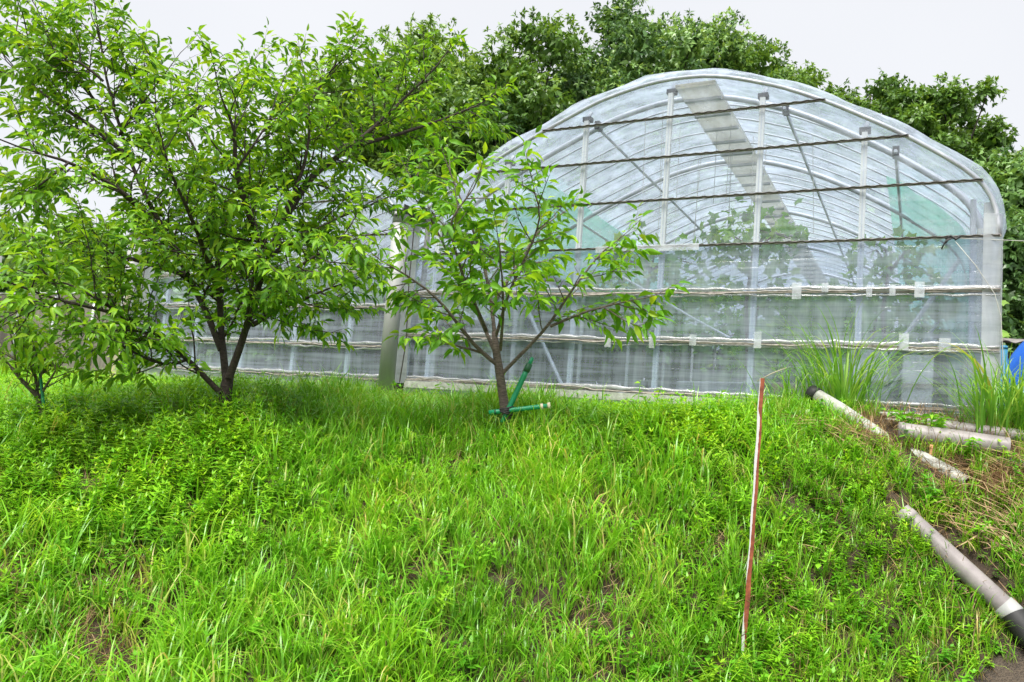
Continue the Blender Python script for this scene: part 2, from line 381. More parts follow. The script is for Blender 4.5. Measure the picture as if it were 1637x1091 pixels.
# ------------------------------------------------------------------ terrain
UU = np.array([math.cos(YAW), -math.sin(YAW), 0.0]); VV = np.array([math.sin(YAW), math.cos(YAW), 0.0])
_r = ray(1596, 560)
P0 = _r * 6.66 / _r[1]; P0 = np.array([P0[0], P0[1], 0.0])           # front corner of the greenhouse
FQ = float(P0 @ VV)
BASE = EYE + 0.28
CTRL = [(0, 1091, 4.1), (400, 1091, 4.25), (818, 1091, 4.5), (1187, 1070, 4.65), (1500, 1085, 4.9), (1637, 1060, 5.1),
        (0, 900, 4.75), (400, 900, 4.95), (818, 880, 5.15), (1200, 860, 5.3), (1450, 850, 5.5), (1637, 1000, 5.15),
        (0, 770, 5.55), (400, 770, 5.65), (818, 780, 5.75), (65, 690, 6.4), (360, 672, 6.6), (600, 695, 6.4), (805, 700, 6.3), (1200, 740, 5.9),
        (1420, 745, 6.0), (1540, 780, 5.9), (1637, 835, 5.5), (20, 655, 8.5), (200, 658, 8.2), (640, 664, 8.0), (1000, 684, 7.0), (1310, 652, 6.95),
        (1500, 697, 6.4), (1637, 728, 6.12)]
_cp3 = [at(*c) for c in CTRL]
for s in (-0.2, -1.0, -1.5, -3, -4.5, -6, -9, -12, -16):
    _cp3.append(np.array([*(P0 + UU * s)[:2], BASE - 0.24 + 0.19 * float(sstep(-2.4, -1.3, s))]))
_cp3 = np.array(_cp3)
def _k(r2): return np.where(r2 > 1e-9, r2 * np.log(np.maximum(r2, 1e-9)), 0) * 0.5
_n = len(_cp3)
_A = np.zeros((_n + 3, _n + 3))
_d2 = ((_cp3[:, None, :2] - _cp3[None, :, :2]) ** 2).sum(-1)
_A[:_n, :_n] = _k(_d2) + 0.06 * np.eye(_n)
_A[:_n, _n] = 1; _A[:_n, _n + 1:] = _cp3[:, :2]; _A[_n, :_n] = 1; _A[_n + 1:, :_n] = _cp3[:, :2].T
_sol = np.linalg.solve(_A, np.concatenate([_cp3[:, 2], [0, 0, 0]]))
ROADZ = 0.02
def ground(x, y):
    x = np.asarray(x, float); y = np.asarray(y, float)
    sh = x.shape
    xc = np.clip(x.ravel(), -6.5, 4.3); yc = np.clip(y.ravel(), 3.9, 14)
    d2 = (xc[:, None] - _cp3[None, :, 0]) ** 2 + (yc[:, None] - _cp3[None, :, 1]) ** 2
    z = _k(d2) @ _sol[:_n] + _sol[_n] + _sol[_n + 1] * xc + _sol[_n + 2] * yc
    xr, yr = x.ravel(), y.ravel()
    q = FQ - (xr * VV[0] + yr * VV[1])
    w = sstep(0.7, -0.05, q)
    sl = (xr - P0[0]) * UU[0] + (yr - P0[1]) * UU[1]
    gl = BASE - 0.24 + 0.19 * sstep(-2.4, -1.3, sl)
    z = z * (1 - w) + (gl + (BASE - 0.02 - gl) * sstep(-0.03, -0.12, q)) * w
    z = z + 0.025 * noise2(xr, yr, 1.3) * sstep(0, 0.8, q)
    w2 = sstep(4.1, 3.5, yr)
    z = z * (1 - w2) + ROADZ * w2
    return z.reshape(sh)

xs = np.concatenate([np.geomspace(-300, -9.5, 14), np.arange(-9, 7.01, 0.1), np.geomspace(7.5, 300, 14)])
ys = np.concatenate([-np.geomspace(300, 1, 12), np.arange(1, 11.01, 0.1), np.geomspace(11.5, 400, 18)])
GX, GY = np.meshgrid(xs, ys)
GZ = ground(GX, GY)
nx, ny = len(xs), len(ys)
idx = np.arange(nx * ny).reshape(ny, nx)
F = np.stack([idx[:-1, :-1], idx[:-1, 1:], idx[1:, 1:], idx[1:, :-1]], -1).reshape(-1, 4)
g = mesh_obj('ground', np.stack([GX, GY, GZ], -1), F, M['soil'], smooth=True)
tag(g, kind='structure')

# the asphalt at the foot of the bank, its edge following the toe
def road_edge(x):
    return np.interp(x, [-8, 0.5, 2.0, 2.6, 2.9, 3.3, 3.8, 6, 12], [3.75, 3.9, 4.3, 4.72, 4.95, 5.1, 5.2, 5.3, 5.4])
rx = np.arange(-12, 12.01, 0.05)
tt = np.linspace(0, 1, 40)
RX = np.repeat(rx[None], 40, 0)
RE = road_edge(rx) + 0.025 * noise2(rx * 1.5, rx * 0 + 2)
RY = -12 + (RE[None] + 12) * (1 - (1 - tt[:, None]) ** 1.8)
RZ = ground(RX, RY) + 0.006
idx = np.arange(RX.size).reshape(RX.shape)
F = np.stack([idx[:-1, :-1], idx[:-1, 1:], idx[1:, 1:], idx[1:, :-1]], -1).reshape(-1, 4)
tag(mesh_obj('road', np.stack([RX, RY, RZ], -1), F, M['road'], smooth=True), kind='structure')

# ------------------------------------------------------------------ greenhouse
gh = empty('greenhouse', (P0[0], P0[1], BASE), -YAW, 'large arched greenhouse of clear plastic film on a steel pipe frame', 'greenhouse')
CX = -2.95
DEPTH = 18.0
PR = [(-3.2, 2.12), (-2.72, 2.42), (-2.1, 2.76), (-1.59, 3.0), (-.88, 3.3), (-.34, 3.42), (0, 3.44), (.35, 3.42), (.63, 3.35), (1.1, 3.19), (1.57, 2.96), (2.15, 2.62), (2.6, 2.30), (2.8, 2.13), (2.9, 1.98), (2.945, 1.82), (2.955, 1.6)]
def smooth_prof(pr, n=60):
    pr = np.array(pr); d = np.concatenate([[0], np.cumsum(np.hypot(*np.diff(pr, axis=0).T))])
    t = np.linspace(0, d[-1], n)
    x = np.interp(t, d, pr[:, 0]); z = np.interp(t, d, pr[:, 1])
    for _ in range(2):
        x[1:-1] = (x[:-2] + 2 * x[1:-1] + x[2:]) / 4; z[1:-1] = (z[:-2] + 2 * z[1:-1] + z[2:]) / 4
    return x, z
prx, prz = smooth_prof(PR)
ip = int(np.argmax(prz))
def xl_of(z, c, px, pz): return c + np.interp(z, pz[:int(np.argmax(pz)) + 1], px[:int(np.argmax(pz)) + 1])
def xr_of(z, c, px, pz):
    k = int(np.argmax(pz)); return c + np.interp(z, pz[k:][::-1], px[k:][::-1])

def gable(c, px, pz, levels, low_levels, parent, zshift=0.0, matlow='film_low', mattop='film_top', inset=0.0):
    zz = [0.0] + levels + [float(pz.max()) - 0.012]
    for i in range(len(zz) - 1):
        a, b2 = zz[i] + 0.004, zz[i + 1] - 0.004
        rows = 8 if i < len(zz) - 2 else 14
        zr = np.linspace(a, b2, rows); nc = 50
        V = []
        for z in zr:
            l, rr = xl_of(z, c, px, pz) + 0.02, xr_of(z, c, px, pz) - 0.02
            x = np.linspace(l, rr, nc)
            edge = np.minimum(z - a, b2 - z) / (b2 - a) * 2
            y = inset + 0.006 + 0.010 * noise2(x * 1.2, x * 0 + z * 7) * min(1, edge * 3)
            V.append(np.stack([x, y, np.full(nc, z)], -1))
        V = np.array(V); idx = np.arange(rows * nc).reshape(rows, nc)
        F = np.stack([idx[:-1, :-1], idx[:-1, 1:], idx[1:, 1:], idx[1:, :-1]], -1).reshape(-1, 4)
        mesh_obj('film_panel', V, F, M[matlow if i < low_levels else mattop], parent, smooth=True)

def roof(c, px, pz, parent, name='roof_film', y0=-0.10, wall=None):
    X = list(c + px * 1.012); Z = list(pz + 0.022)
    ysx = np.concatenate([[y0], np.arange(0.1, DEPTH + 0.01, 0.25)])
    X = np.array(X); Z = np.array(Z)
    A, Y = np.meshgrid(np.arange(len(X)), ysx)
    sag = -0.007 * np.abs(np.sin(Y * math.pi / 0.5))
    w = 0.004 * noise2(A * 0.4, Y * 3)
    V = np.stack([X[A], Y, Z[A] + sag + w], -1)
    fl = (Y == y0)
    V[..., 2] += fl * 0.005 * np.sin(A * 1.3 + np.sin(A * .7) * 2)
    V[..., 1] += fl * 0.03 * np.sin(A * 0.9)
    idx = np.arange(A.size).reshape(A.shape)
    F = np.stack([idx[:-1, :-1], idx[:-1, 1:], idx[1:, 1:], idx[1:, :-1]], -1).reshape(-1, 4)
    mesh_obj(name, V, F, M['film_roof'], parent, smooth=True)

def arch_pts(c, px, pz, y, k, down=0.0):
    return np.stack([c + px * k, np.full(len(px), y), pz - down], -1)

def rail(x0, x1, z, parent, spring=True, roll=False, yo=-0.02):
    rb = MB().box(x0, x1, yo - 0.012, yo + 0.012, z - 0.0105, z + 0.0105).build('rail', M['channel'], parent)
    if spring:
        n = max(8, int((x1 - x0) / 0.022))
        xx = np.linspace(x0 + 0.01, x1 - 0.01, n)
        zz = z + 0.0045 * np.sin(xx * 2 * math.pi / 0.11 + 0.8 * np.sin(xx * 3)) + 0.003
        MB().tube(np.stack([xx, np.full(n, yo - 0.017), zz], -1), 0.0065, 5).build('spring_wire', M['wire'], rb, True)
    if roll:
        for sgn, rr in ((1, 0.017), (-1, 0.011)):
            n = int((x1 - x0) / 0.05)
            xx = np.linspace(x0, x1, n)
            zz = z + sgn * (0.032 if sgn > 0 else 0.03) + 0.013 * noise2(xx * 1.5, xx * 0 + z * 9 + sgn) + .004 * np.sin(xx * 23)
            rad = rr * (1 + 0.55 * noise2(xx * 2.4, xx * 0 + z * 5 - sgn))
            MB().tube(np.stack([xx, yo - 0.01 + 0.006 * noise2(xx * 2, xx * 0 + 3 * z), zz], -1), np.maximum(rad, 0.005), 7).build('film_roll', M['film_roll'], rb, True)
        xx = np.linspace(x0, x1, int((x1 - x0) / 0.06)); zz = z + .02 * noise2(xx * 2.1, xx * 0 + z * 4)
        MB().tube(np.stack([xx, np.full(len(xx), yo - .03), zz], -1), np.maximum(.007 * (1 + .6 * noise2(xx * 3, xx * 0 + z)), .002), 5).build('film_fold', M['channel'], rb, True)
    return rb

LV = [0.58, 1.09, 1.58, 2.085, 2.55, 2.985]
gable(CX, prx, prz, LV, 3, gh)
roof(CX, prx, prz, gh)
# side wall film on the exposed long side
ysx = np.arange(-0.03, DEPTH + 0.01, 0.2); zs_ = np.linspace(0, 1.66, 14)
A, Z = np.meshgrid(ysx, zs_)
V = np.stack([np.full(A.shape, 0.018) + 0.012 * noise2(A * 1.5, Z * 2), A, Z], -1)
idx = np.arange(A.size).reshape(A.shape)
mesh_obj('side_film', V, np.stack([idx[:-1, :-1], idx[:-1, 1:], idx[1:, 1:], idx[1:, :-1]], -1).reshape(-1, 4), M['film_side'], gh, smooth=True)
# wrapped, gathered film on the front corner
zc_ = np.linspace(0.0, 1.78, 60); ac = np.linspace(0, 1, 9)
V = []
for z in zc_:
    for a_ in ac:
        V.append((-0.13 + 0.155 * math.sin(a_ * 1.57), -0.045 + 0.09 * (1 - math.cos(a_ * 1.57)) + 0.007 * float(noise2(a_ * 2, z * 14)), z))
idx = np.arange(60 * 9).reshape(60, 9)
mesh_obj('corner_wrap', V, np.stack([idx[:-1, :-1], idx[:-1, 1:], idx[1:, 1:], idx[1:, :-1]], -1).reshape(-1, 4), M['film_side'], gh, smooth=True)

for i, z in enumerate(LV):
    x0, x1 = xl_of(z, CX, prx, prz), xr_of(z, CX, prx, prz)
    if z > 2.2: x0 += 0.06; x1 -= 0.03
    rail(x0, x1, z, gh, spring=i > 1, roll=i < 2)
rail(-6.1, -0.02, 0.05, gh, spring=False, roll=True)
MB().box(-6.1, -1.7, -0.07, -0.03, -0.05, 0.03).build('sill_strip', M['pvcw'], gh)
MB().box(-6.15, -0.02, 0.0, 0.03, -0.3, -0.002).build('skirt', M['film_side'], gh)
MB().box(-10.95, -6.4, 0.0, 0.03, -0.3, -0.002).build('skirt', M['film_side'], gh)
# the pale strip of film tape over part of the third rail, and clear patches of tape on the rails
MB().box(-3.75, -2.62, -0.046, -0.042, 1.53, 1.60).build('tape_strip', M['tape'], gh)
for px_, py_, w_, h_ in ((1275, 467, .085, .16), (1470, 465, .08, .14), (1390, 468, .05, .10), (1445, 548, .08, .15), (1510, 553, .09, .12), (975, 545, .07, .15), (1110, 545, .07, .11), (1045, 547, .06, .14), (1213, 545, .07, .16), (1427, 466, .05, .1), (1320, 462, .06, .09)):
    r_ = ray(px_, py_); q_ = r_ * ((FQ) / (r_ @ VV)); s_ = (q_ - P0) @ UU; z_ = q_[2] + EYE - BASE
    MB().box(s_ - w_ / 2, s_ + w_ / 2, -0.062, -0.059, z_ - h_ / 2, z_ + h_ / 2).build('tape_patch', M['tape'], gh)
# gable posts
for k, s in enumerate((-1.11, -2.07, -3.03, -3.99, -4.95, -5.85)):
    zt = float(np.interp(s - CX, prx, prz)) - 0.16
    po = MB().box(s - 0.026, s + 0.026, 0.022, 0.07, 0, zt).build('post', M['post'], gh)
    MB().box(s - 0.005, s + 0.005, 0.0185, 0.0215, 0, zt - 0.05).build('post_groove', M['steel'], po)
    MB().box(s - 0.05, s + 0.05, 0.03, 0.11, zt, zt + 0.05).build('clamp', M['gutter'], po)
    MB().tube([(s, 0.07, zt + 0.05), (s + 0.02, 0.1, zt + 0.12)], 0.022, 6).build('clamp_bolt', M['steel'], po)
# corner post
MB().box(-0.12, -0.05, 0.05, 0.12, 0, 1.9).build('post', M['post'], gh)
MB().tube([(-0.2, 0.12, 0), (-0.2, 0.12, 1.95)], 0.024, 8).build('post', M['steel'], gh)
# edge pipe on the gable outline, thick arches and thin hoops
MB().tube(arch_pts(CX, prx, prz, 0.0, 0.995, 0.02), 0.022, 8).build('gable_arch', M['steel'], gh, True)
for y in (0.42, 2.6, 5.2, 7.8, 10.4, 13.0, 15.6):
    MB().tube(arch_pts(CX, prx, prz, y, 0.965, 0.075), 0.034, 8).build('main_arch', M['steel'], gh, True)
    MB().tube([(-0.12, y, 0), (-0.12, y, 1.75)], 0.036, 8).build('side_post', M['post'], gh)
    MB().tube([(-6.05, y, 0), (-6.05, y, 2.05)], 0.036, 8).build('side_post', M['post'], gh)
for y in np.arange(0.75, DEPTH, 0.42):
    MB().tube(arch_pts(CX, prx, prz, y, 0.99, 0.03), 0.011, 6).build('hoop', M['steel'], gh, True)
for o_, dz in ((-2.15, 0.12), (-1.05, 0.10), (1.05, 0.12), (2.1, 0.12)):
    z = float(np.interp(o_, prx, prz)) - dz
    MB().tube([(CX + o_, 0.3, z), (CX + o_, DEPTH, z)], 0.018, 6).build('purlin', M['steel'], gh)
    MB().box(CX + o_ - 0.03, CX + o_ + 0.03, 0.36, 0.48, z - 0.02, z + 0.07).build('clamp', M['gutter'], gh)
rbm = MB().box(CX - 0.02, CX + 0.40, -0.02, DEPTH, 3.30, 3.335).build('ridge_beam', M['ridge'], gh)
for y in np.arange(0.3, DEPTH, 0.45):
    MB().box(CX - 0.01, CX + 0.39, y, y + 0.05, 3.27, 3.298).build('cross_slat', M['steel'], rbm)
# bracing under the side
for a_, b_ in (((-0.25, 1.5, 1.7), (-1.2, 1.5, 0.1)), ((-0.25, 4.6, 1.7), (-1.25, 4.6, 0.0)), ((-5.9, 2, 1.8), (-4.9, 2, 0.1))):
    MB().tube([a_, b_], 0.028, 6).build('brace', M['steel'], gh)
# strings hanging from the ridge
for k in range(16):
    s = CX + rng.uniform(-0.55, 0.55) if k < 11 else CX + rng.uniform(-1.6, 1.9)
    y = rng.uniform(0.2, 2.2); z1 = float(np.interp(s - CX, prx, prz)) - 0.12
    MB().tube([(s, y, z1), (s + rng.uniform(-.05, .05), y, z1 - rng.uniform(0.8, 1.3))], 0.0035, 4).build('string', M['rope'], gh)
# mint shade cloth along the inside of the shoulders
for side, c0 in ((1, None), (-1, None)):
    k = [i for i in range(len(prx)) if (prx[i] * side > 2.0)]
    X = CX + prx[k] * 0.955; Zp = prz[k] - 0.06
    if side > 0:
        X = np.concatenate([X, np.full(5, -0.16)]); Zp = np.concatenate([Zp, np.linspace(1.5, 0.7, 5)])
    ysx = np.arange(1.3 if side > 0 else 1.0, 11, 0.4)
    A, Y = np.meshgrid(np.arange(len(X)), ysx)
    V = np.stack([X[A], Y, Zp[A] + 0.02 * noise2(A * 1.0, Y * 2)], -1)
    idx = np.arange(A.size).reshape(A.shape)
    mesh_obj('shade_cloth', V, np.stack([idx[:-1, :-1], idx[:-1, 1:], idx[1:, 1:], idx[1:, :-1]], -1).reshape(-1, 4), M['mint'], gh, smooth=True)
# loose white bar behind the film
def fac_local(px_, py_, off=0.0):
    r_ = ray(px_, py_); q_ = r_ * ((FQ + off) / (r_ @ VV)); return np.array([(q_ - P0) @ UU, off, q_[2] + EYE - BASE])
_a, _m, _b = fac_local(985, 437, .14), fac_local(1110, 510, .14), fac_local(1166, 540, .14)
MB().tube([_a, _m, _b], 0.014, 6).build('loose_bar', M['post'], gh)
# far end wall
gable(CX, prx, prz, [1.6, 2.2], 1, gh, matlow='film_low', mattop='film_top', inset=DEPTH)

# neighbouring spans joined at the gutters
def span(s0, s1, zoff, low, top, posts, net=False):
    c = (s0 + s1) / 2; w = (s0 - s1) / 2
    th = np.linspace(-1, 1, 44)
    px = th * w; pz = 2.05 + zoff + 1.22 * (1 - np.abs(th) ** 2.1)
    lv = [0.44 , 0.93, 1.39, 1.86]
    gable(c, px, pz, [l + zoff * 0 for l in lv] + [2.35, 2.8], 3, gh, matlow=low, mattop=top)
    # below the gutters the panel edges stand straight
    roof(c, px, pz, gh)
    for i, z in enumerate(lv + [2.35, 2.8]):
        x0, x1 = s1 + 0.12, s0 - 0.12
        if z > 2.1: x0, x1 = xl_of(z, c, px, pz) + 0.1, xr_of(z, c, px, pz) - 0.1
        rail(x0, x1, z, gh, spring=i > 2, roll=i < 3)
    rail(s1 + 0.1, s0 - 0.1, 0.03, gh, spring=False, roll=True)
    for s in posts:
        zt = float(np.interp(s - c, px, pz)) - 0.1
        MB().box(s - 0.026, s + 0.026, 0.022, 0.07, 0, zt).build('post', M['post'], gh)
    for y in (0.4, 2.6, 5.2, 7.8):
        MB().tube(arch_pts(c, px, pz, y, 0.97, 0.06), 0.04, 8).build('main_arch', M['steel'], gh, True)
    for y in np.arange(0.9, 9, 0.6):
        MB().tube(arch_pts(c, px, pz, y, 0.99, 0.03), 0.014, 6).build('hoop', M['steel'], gh, True)
    MB().tube(arch_pts(c, px, pz, 0.0, 0.995, 0.02), 0.022, 8).build('gable_arch', M['steel'], gh, True)
span(-6.35, -11.0, 0.0, 'film_low', 'film_top', (-7.09, -8.01, -8.95, -9.9, -10.6))

for s in (-6.25, -11.12):
    gu = MB()
    th = np.linspace(math.pi, 2 * math.pi, 9)
    for k_, rr in ((0, 0.13), (1, 0.115)):
        pass
    V = []; 
    yy = [-0.35, DEPTH]
    for y in yy:
        for t_ in th: V.append((s + 0.14 * math.cos(t_), y, 2.13 + 0.13 * math.sin(t_)))
        for t_ in th[::-1]: V.append((s + 0.125 * math.cos(t_), y, 2.135 + 0.115 * math.sin(t_)))
    n_ = 18
    F_ = [(j, (j + 1) % n_, n_ + (j + 1) % n_, n_ + j) for j in range(n_)] + [tuple(range(9)) + tuple(range(9, 18))]
    gt = gu.add(V, F_).build('gutter', M['gutter'], gh)
    MB().tube([(s, -0.22, 2.03), (s, -0.22, -0.25)], 0.098, 18).build('downpipe', M['pvc'], gh, True)
    MB().tube([(s, -0.22, 2.06), (s, -0.22, 1.93)], 0.102, 18).build('pipe_collar', M['pvc'], gh, True)
    MB().tube([(s + .12, -0.1, 2.0), (s + .13, -.12, 1.2), (s + .15, -.1, .5), (s + .12, -.12, 0)], 0.008, 5).build('cable', M['wire'], gh)
    MB().box(s + 0.2, s + 0.25, 0.025, 0.07, 0, 2.1).build('post', M['channel'], gh)
nw = empty('net_wall', tuple(P0 + UU * -11.3 + np.array([0, 0, BASE])), -YAW, 'low wall of brown shade net on posts left of the greenhouse', 'net wall')
na_, nb_ = 60, 10; xx = np.linspace(0, -7.5, na_); zz = np.linspace(-.25, 1.15, nb_)
A, Z = np.meshgrid(xx, zz)
V = np.stack([A, .02 + .03 * noise2(A * 2, Z * 1.5), Z], -1); idx = np.arange(A.size).reshape(A.shape)
mesh_obj('net', V, np.stack([idx[:-1, :-1], idx[:-1, 1:], idx[1:, 1:], idx[1:, :-1]], -1).reshape(-1, 4), M['net'], nw, smooth=True)
for x in (-.9, -1.9, -2.9, -3.9, -4.9, -5.9, -6.9): MB().tube([(x, -.03, -.25), (x, -.03, 1.2)], .024, 8).build('post', M['steel'], nw, True)
MB().tube([(0, -.06, 1.13), (-7.5, -.06, 1.13)], .02, 8).build('top_rail', M['pvc'], nw, True)
MB().tube([(-3.3, -.3, -.2), (-3.3, -.3, 1.75)], .1, 16).build('pillar', M['pvc'], nw, True)
MB().box(-6.38, -6.12, .02, .03, 0, 2.1).build('joint_film', M['film_side'], gh)
MB().box(-11.2, -10.95, .02, .03, 0, 2.1).build('joint_film', M['film_side'], gh)
GHINV = np.linalg.inv(np.array(Matrix.Translation((P0[0], P0[1], BASE)) @ Matrix.Rotation(-YAW, 4, 'Z')))
def gw(x, y, z):
    """greenhouse coordinates to world"""
    return P0 + UU * x + VV * y + np.array([0, 0, BASE + z])

# ------------------------------------------------------------------ leaves
def leaf_template(width=0.42, droop=0.25, fold=0.12, wave=0.0):
    """unit leaf along +X, normal +Z"""
    t = np.array([0, .2, .48, .76, 1.0]); w = np.array([0, .8, 1.0, .55, 0]) * width / 2
    z = -droop * t ** 2
    mid = np.stack([t, 0 * t, z], -1)
    L = np.stack([t[1:4], w[1:4], z[1:4] + fold * w[1:4] * 2 + wave * np.array([1, -1, 1])], -1)
    R = np.stack([t[1:4], -w[1:4], z[1:4] + fold * w[1:4] * 2 - wave * np.array([1, -1, 1])], -1)
    V = np.concatenate([mid, L, R])       # 0-4 mid, 5-7 left, 8-10 right
    F = [(0, 1, 5), (1, 2, 6), (1, 6, 5), (2, 3, 7), (2, 7, 6), (3, 4, 7), (0, 8, 1), (1, 8, 9), (1, 9, 2), (2, 9, 10), (2, 10, 3), (3, 10, 4)]
    return V, np.array(F)
TEMPL = [leaf_template(.33, .28, .25), leaf_template(.36, .45, .4), leaf_template(.30, .60, .2, .03), leaf_template(.40, .12, .5, .02)]
def frames(axis, up, roll):
    a = axis / (np.linalg.norm(axis, axis=1, keepdims=True) + 1e-9)
    n = up - (up * a).sum(1, keepdims=True) * a
    n /= np.linalg.norm(n, axis=1, keepdims=True) + 1e-9
    b = np.cross(n, a)
    c, s = np.cos(roll)[:, None], np.sin(roll)[:, None]
    n2 = n * c + b * s; b2 = np.cross(n2, a)
    return np.stack([a, b2, n2], -1)       # columns
def leaves_mesh(pos, fr, size, tid, var, templ=TEMPL):
    VV_, FF_, AA_ = [], [], []; off = 0
    for k, (tv, tf) in enumerate(templ):
        s_ = np.where(tid == k)[0]
        if len(s_) == 0: continue
        P = pos[s_][:, None, :] + np.einsum('nij,vj->nvi', fr[s_] * size[s_][:, None, None], tv)
        VV_.append(P.reshape(-1, 3))
        FF_.append((tf[None] + (np.arange(len(s_)) * len(tv))[:, None, None] + off).reshape(-1, 3))
        AA_.append(np.repeat(var[s_], len(tv)))
        off += len(s_) * len(tv)
    return np.concatenate(VV_), np.concatenate(FF_), np.concatenate(AA_)

def unit(v): return v / (np.linalg.norm(v) + 1e-9)

def build_tree(name, label, base, limbs, mat_bark, mat_leaf, trunk_pts, trunk_r, leaf_len, leaf_gap, sec_gap, sec_len, twig_len, seed, n_parts=300, droop=0.55, group=None, bare=0.25, upb=0.25, shape=None):
    R = np.random.default_rng(seed)
    root = empty(name, tuple(base), 0, label, 'tree', group)
    B = np.array(base)
    MB().tube(np.array(trunk_pts) - B, trunk_r, 10).build('trunk', mat_bark, root, True)
    LP, LA = [], []
    def wig(p, amp):
        p = np.asarray(p, float)
        d = np.concatenate([[0], np.cumsum(np.linalg.norm(np.diff(p, axis=0), axis=1))])
        n = max(4, int(d[-1] / 0.09)); t = np.linspace(0, d[-1], n)
        q = np.stack([np.interp(t, d, p[:, i]) for i in range(3)], -1)
        for _ in range(2): q[1:-1] = (q[:-2] + 2 * q[1:-1] + q[2:]) / 4
        q[1:] += np.cumsum(R.normal(size=(n - 1, 3)) * amp, 0) * np.linspace(0, 1, n - 1)[:, None]
        return q, d[-1]
    def twig(mb, p, d, ln, r0, lvl):
        n = max(4, int(ln / 0.07)); pts = [p]
        dd = unit(d)
        for i in range(n):
            dd = unit(dd + R.normal(size=3) * 0.10 + np.array([0, 0, 0.04 if lvl == 1 else -0.03]))
            pts.append(pts[-1] + dd * ln / n)
        pts = np.array(pts)
        mb.tube(pts - B, np.linspace(r0, r0 * 0.35, n + 1), 5 if lvl == 1 else 3, cap=False)
        tot = ln
        if lvl == 1:
            k = max(2, int(ln / 0.085))
            for j in range(k):
                t = (j + R.uniform(0.2, 0.9)) / k
                if t < 0.12: continue
                q = pts[min(n, int(t * n))]; dr = unit(pts[min(n, int(t * n) + 1)] - pts[max(0, int(t * n) - 1)])
                sd_ = unit(np.cross(dr, R.normal(size=3))); sd_[2] *= 0.6
                twig(mb, q, unit(dr * 0.75 + sd_ * 0.85 + [0, 0, 0.08]), twig_len * R.uniform(0.55, 1.2) * (1.15 - 0.5 * t), r0 * 0.5, 2)
            t0 = 0.6
        else: t0 = 0.08
        m_ = int(ln * (1 - t0) / leaf_gap)
        for j in range(m_ + 1):
            t = t0 + (1 - t0) * (j + R.uniform(0, .6)) / (m_ + 1)
            i0 = min(n - 1, int(t * n)); q = pts[i0] + (pts[i0 + 1] - pts[i0]) * (t * n - i0)
            dr = unit(pts[i0 + 1] - pts[i0])
            side = unit(np.cross(dr, [0, 0, 1.0]) + 1e-6) * (1 if j % 2 else -1)
            ax = dr * R.uniform(.25, .8) + side * R.uniform(.35, 1.0) + np.array([0, 0, -droop * R.uniform(.4, 1.5)]) + R.normal(size=3) * 0.22
            LP.append(q); LA.append(ax)
        # leaf at the end
        LP.append(pts[-1]); LA.append(dd + np.array([0, 0, -droop * .5]) + R.normal(size=3) * .15)
    for li, (lp, r0, r1) in enumerate(limbs):
        mb = MB()
        q, ln = wig(lp, 0.006)
        n = len(q)
        mb.tube(q - B, np.linspace(r0, r1, n), 8, cap=False)
        k = int(ln / sec_gap)
        for j in range(k):
            t = (j + R.uniform(0, 1)) / k
            if t < bare: continue
            i = min(n - 2, int(t * (n - 1)))
            dr = unit(q[i + 1] - q[i])
            sd_ = unit(np.cross(dr, R.normal(size=3)))
            d = unit(dr * R.uniform(.35, .9) + sd_ * 0.95 + np.array([0, 0, upb]))
            twig(mb, q[i], d, sec_len * R.uniform(.5, 1.2) * (1.15 - 0.55 * t), max(0.006, (r0 + (r1 - r0) * t) * 0.4), 1)
        twig(mb, q[-1], unit(q[-1] - q[-3]), sec_len * 0.6, r1, 1)
        mb.build('limb', mat_bark, root, True)
    pos = np.array(LP); ax = np.array(LA)
    n = len(pos)
    up = np.array([0, 0, 1.0])[None] + R.normal(size=(n, 3)) * 0.35
    fr = frames(ax, up, R.normal(size=n) * 0.45)
    size = leaf_len * R.uniform(0.45, 1.2, n)
    tid = R.integers(0, 4, n); var = R.random(n) ** 1.25 * 0.999
    # short leaf stalk: start a little away from the twig
    pos = pos + fr[:, :, 0] * 0.012
    # leaves nearest the viewer in the open become leaf parts
    d = np.linalg.norm(pos - np.array([0, 0, EYE]), axis=1)
    px_, py_ = proj(pos)
    inside = (px_ > 5) & (px_ < IMW - 5) & (py_ > 5)
    order = np.argsort(np.where(inside, d - size * 8, 1e3))[:n_parts]
    rest = np.setdiff1d(np.arange(n), order)
    if len(rest):
        V, F, A = leaves_mesh(pos[rest] - B, fr[rest], size[rest], tid[rest], var[rest])
        tag(mesh_obj('crown', V, F, mat_leaf, root, attr={'var': A}), kind='stuff')
    for i in order:
        o = bpy.data.objects.new('leaf', LEAFM[(mat_leaf.name, int(tid[i]))]); col.objects.link(o); o.parent = root
        m4 = np.eye(4); m4[:3, :3] = fr[i] * size[i]; m4[:3, 3] = pos[i] - B
        o.matrix_basis = Matrix(m4.tolist())
    print(name, 'leaves', n)
    return root
LEAFM = {}
for mk in ('cherry', 'cherry_young', 'sapling'):
    for k, (tv, tf) in enumerate(TEMPL):
        o = mesh_obj('leaf', tv, tf, M[mk], link=False); LEAFM[(M[mk].name, k)] = o.data; bpy.data.objects.remove(o)

def L(pts, r0, r1): return ([at(*p) for p in pts], r0, r1)
def on_ground(px_, py_, d):
    p = at(px_, py_, d); return np.array([p[0], p[1], float(ground(p[0], p[1]))])

